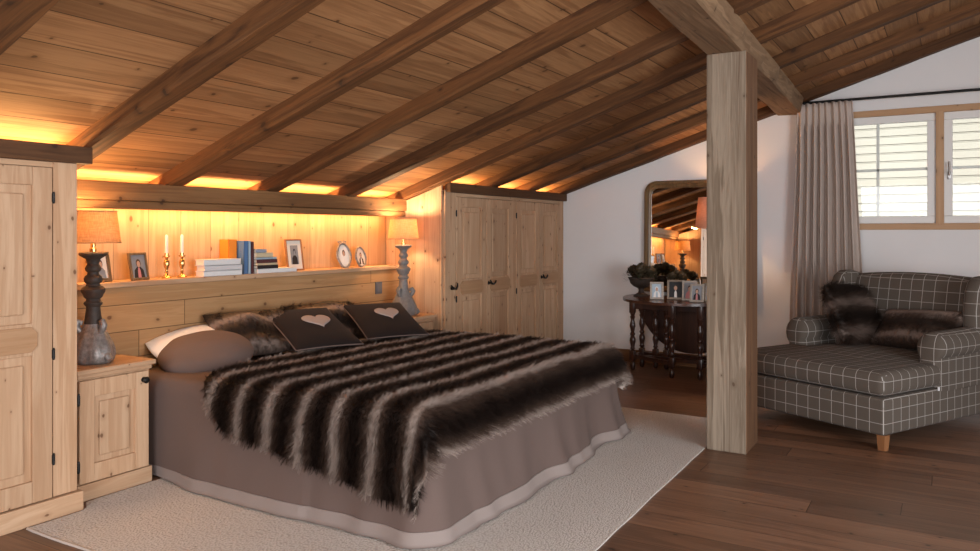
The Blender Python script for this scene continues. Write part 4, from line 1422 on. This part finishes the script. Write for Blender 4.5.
bm_grid(bm, curtain_pt, 200, 60)
c_ = build('drape', bm, M['curtain'], cu, True)
sd = c_.modifiers.new('thickness', 'SOLIDIFY'); sd.thickness = 0.004
for k in range(9):
    y = 0.20 - k * 0.05
    bm = new(); bm_tube(bm, [(0.012 * cos(2 * PI * i / 14), y, 2.535 + 0.016 * sin(2 * PI * i / 14) - 0.005) for i in range(14)], 0.003, 6, True); build('ring', bm, M['iron'], cu, True)

# ------------------------------------------------------------------ plaid love seat
ANG = 62.0
ch = thing('armchair', 'wide deep armchair in grey windowpane check fabric', 'armchair', (5.317, 0.348, 0), radians(ANG - 90) )
# local frame: +Y runs along the front edge to the far corner (w), +X runs to the back (d)
UVS = {}


def chair_build(name, bm, parent=None, du=0.0, dv=0.0, smooth=True, angle=55):
    """Box-projected uv in metres so that the check runs over fronts, tops and sides."""
    bmesh.ops.recalc_face_normals(bm, faces=bm.faces)
    uvl = bm.loops.layers.uv.verify() if bm.loops.layers.uv else bm.loops.layers.uv.new('UVMap')
    for f in bm.faces:
        n = f.normal
        ax, ay, az = abs(n.x), abs(n.y), abs(n.z)
        for l in f.loops:
            c = l.vert.co
            if az >= ax and az >= ay:
                uv = (c.y, c.x + c.z * 0.0)
            elif ax >= ay:
                uv = (c.y, c.z)
            else:
                uv = (c.x, c.z)
            l[uvl].uv = (uv[0] + du, uv[1] + dv)
    return build(name, bm, M['plaid'], parent or ch, smooth, angle)


def bm_soft_box(bm, lo, hi, r, crown=0.0, seg=5):
    b = bmesh.new()
    bm_box(b, lo, hi, r, seg)
    if crown:
        bmesh.ops.subdivide_edges(b, edges=[e for e in b.edges if e.calc_length() > 0.25], cuts=12, use_grid_fill=True)
        cx, cy = (lo[0] + hi[0]) / 2, (lo[1] + hi[1]) / 2
        for v in b.verts:
            u, w_ = (v.co.x - cx) / ((hi[0] - lo[0]) / 2), (v.co.y - cy) / ((hi[1] - lo[1]) / 2)
            if v.co.z > (lo[2] + hi[2]) / 2:
                v.co.z += crown * max(0, 1 - u * u) * max(0, 1 - w_ * w_)
    me = bpy.data.meshes.new('tmp'); b.to_mesh(me); b.free(); bm.from_mesh(me); bpy.data.meshes.remove(me)


bm = new(); bm_soft_box(bm, (0.0, 0.0, 0.095), (1.42, 1.16, 0.325), 0.022); chair_build('base', bm, None, 0.037, 0.022)
bm = new(); bm_soft_box(bm, (-0.008, -0.004, 0.331), (0.66, 1.164, 0.485), 0.05, 0.0)
bm_soft_box(bm, (0.4, 0.16, 0.335), (1.25, 1.0, 0.484), 0.03, 0.022); chair_build('seat_cushion', bm, None, 0.037, 0.012)
for side in (0, 1):
    # rolled arm: an upright slab with a drum on top, swept from front to back
    bm = new()
    y0 = 0.0 if side == 0 else 1.16
    s = 1 if side == 0 else -1
    prof = [(0.0, 0.30), (0.0, 0.52)]
    cyy, czz, rr = 0.062, 0.590, 0.098
    for k in range(15):
        a = PI * 1.22 - (PI * 1.44) * k / 14
        prof.append((cyy + rr * cos(a), czz + rr * sin(a)))
    prof += [(0.145, 0.50), (0.145, 0.30)]
    rings = []
    for xx, sc_, rz_ in [(0.592 + 0.06 * (1 - cos(radians(a))), 0.45 + 0.55 * sin(radians(a)), 0.0) for a in (4, 18, 34, 50, 66, 80, 90)] + [(0.80, 1.0, 0.0), (1.0, 1.0, 0.004), (1.25, 1.0, 0.02), (1.44, 1.0, 0.03)]:
        pc = (0.06, 0.46)
        rings.append([bm.verts.new((xx, y0 + s * (pc[0] + (a - pc[0]) * sc_), pc[1] + (b - pc[1]) * sc_ + rz_ * (1 if b > .5 else 0))) for a, b in prof])
    n = len(prof)
    for a, b in zip(rings, rings[1:]):
        for i in range(n):
            bm.faces.new((a[i], a[(i + 1) % n], b[(i + 1) % n], b[i]))
    bm.faces.new(rings[0]); bm.faces.new(rings[-1])
    chair_build('arm', bm, None, 0.02, 0.02)
# back with a gently bowed top
bm = new()


def back_pt(u, v):
    y = 0.10 + 0.96 * u
    return y


rows = []
NB_ = 24
for i in range(NB_ + 1):
    u = i / NB_
    y = 0.09 + 0.98 * u
    top = 1.012 + 0.028 * (1 - (2 * u - 1) ** 2)
    fx = 1.24 + 0.02 * (2 * u - 1) ** 2
    prof = [(fx, 0.42), (fx - 0.012, 0.60), (fx + 0.015, 0.80), (fx + 0.045, top - 0.07), (fx + 0.06, top - 0.03), (fx + 0.09, top - 0.004), (fx + 0.13, top), (fx + 0.17, top - 0.02), (fx + 0.19, top - 0.07), (fx + 0.20, 0.7), (fx + 0.19, 0.32)]
    rows.append([bm.verts.new((a, y, b)) for a, b in prof])
for a, b in zip(rows, rows[1:]):
    for i in range(len(a) - 1):
        bm.faces.new((a[i], a[i + 1], b[i + 1], b[i]))
bm.faces.new(rows[0]); bm.faces.new(rows[-1])
chair_build('backrest', bm, None, 0.0, 0.03)
for side in (0, 1):
    bm = new()
    y0, y1 = (0.0, 0.115) if side == 0 else (1.045, 1.16)
    yc = (y0 + y1) / 2
    prof = [(1.10, 0.62), (1.09, 0.80), (1.115, 0.94), (1.155, 1.005), (1.21, 1.035), (1.30, 1.04), (1.40, 1.02), (1.44, 0.95), (1.45, 0.60)]
    rows = []
    for yy, sh in ((y0, 0.028), (y0 + 0.012, 0.010), (y0 + 0.03, 0.0), (y1 - 0.03, 0.0), (y1 - 0.012, 0.010), (y1, 0.028)):
        rows.append([bm.verts.new((1.27 + (a - 1.27) * (1 - sh / 0.18), yy, 0.80 + (b - 0.80) * (1 - sh / 0.24))) for a, b in prof])
    for a, b in zip(rows, rows[1:]):
        for i in range(len(a)):
            bm.faces.new((a[i], a[(i + 1) % len(a)], b[(i + 1) % len(a)], b[i]))
    bm.faces.new(rows[0]); bm.faces.new(rows[-1])
    chair_build('wing', bm, None, 0.03, 0.0)
for x, y in ((0.04, 0.03), (0.04, 1.13), (1.37, 0.04), (1.37, 1.12)):
    bm = new()
    rings = [[bm.verts.new((x + a * s_, y + b * s_, zz)) for a, b in ((-1, -1), (1, -1), (1, 1), (-1, 1))] for zz, s_ in ((0.0005, 0.021), (0.096, 0.027))]
    for i in range(4):
        bm.faces.new((rings[0][i], rings[0][(i + 1) % 4], rings[1][(i + 1) % 4], rings[1][i]))
    bm.faces.new(rings[0]); bm.faces.new(rings[1])
    build('foot', bm, M['foot'], ch)
bm = new(); bm_box(bm, (0.592, -0.008, 0.315), (0.606, 0.0, 0.338), 0.001); build('fabric_tag', bm, M['white_cotton'], ch)


def chair_world(d_, w_, z_):
    a = radians(ANG)
    return (5.317 + w_ * cos(a) + d_ * sin(a), 0.348 + w_ * sin(a) - d_ * cos(a), z_)


fur_pillow('square furry pillow standing upright in the far corner of the armchair', chair_world(1.02, 0.82, 0.505), (radians(-22), radians(6), radians(ANG - 90 - 0 - 90 + 180 + 10 - 90)), 0.60, 0.44, 0.17, 8.0, 1500)
fur_pillow('oblong furry pillow lying across the armchair seat by the near arm', chair_world(0.95, 0.40, 0.515), (radians(-42), radians(-3), radians(ANG - 180 - 2)), 0.62, 0.34, 0.18, 11.0, 1500)
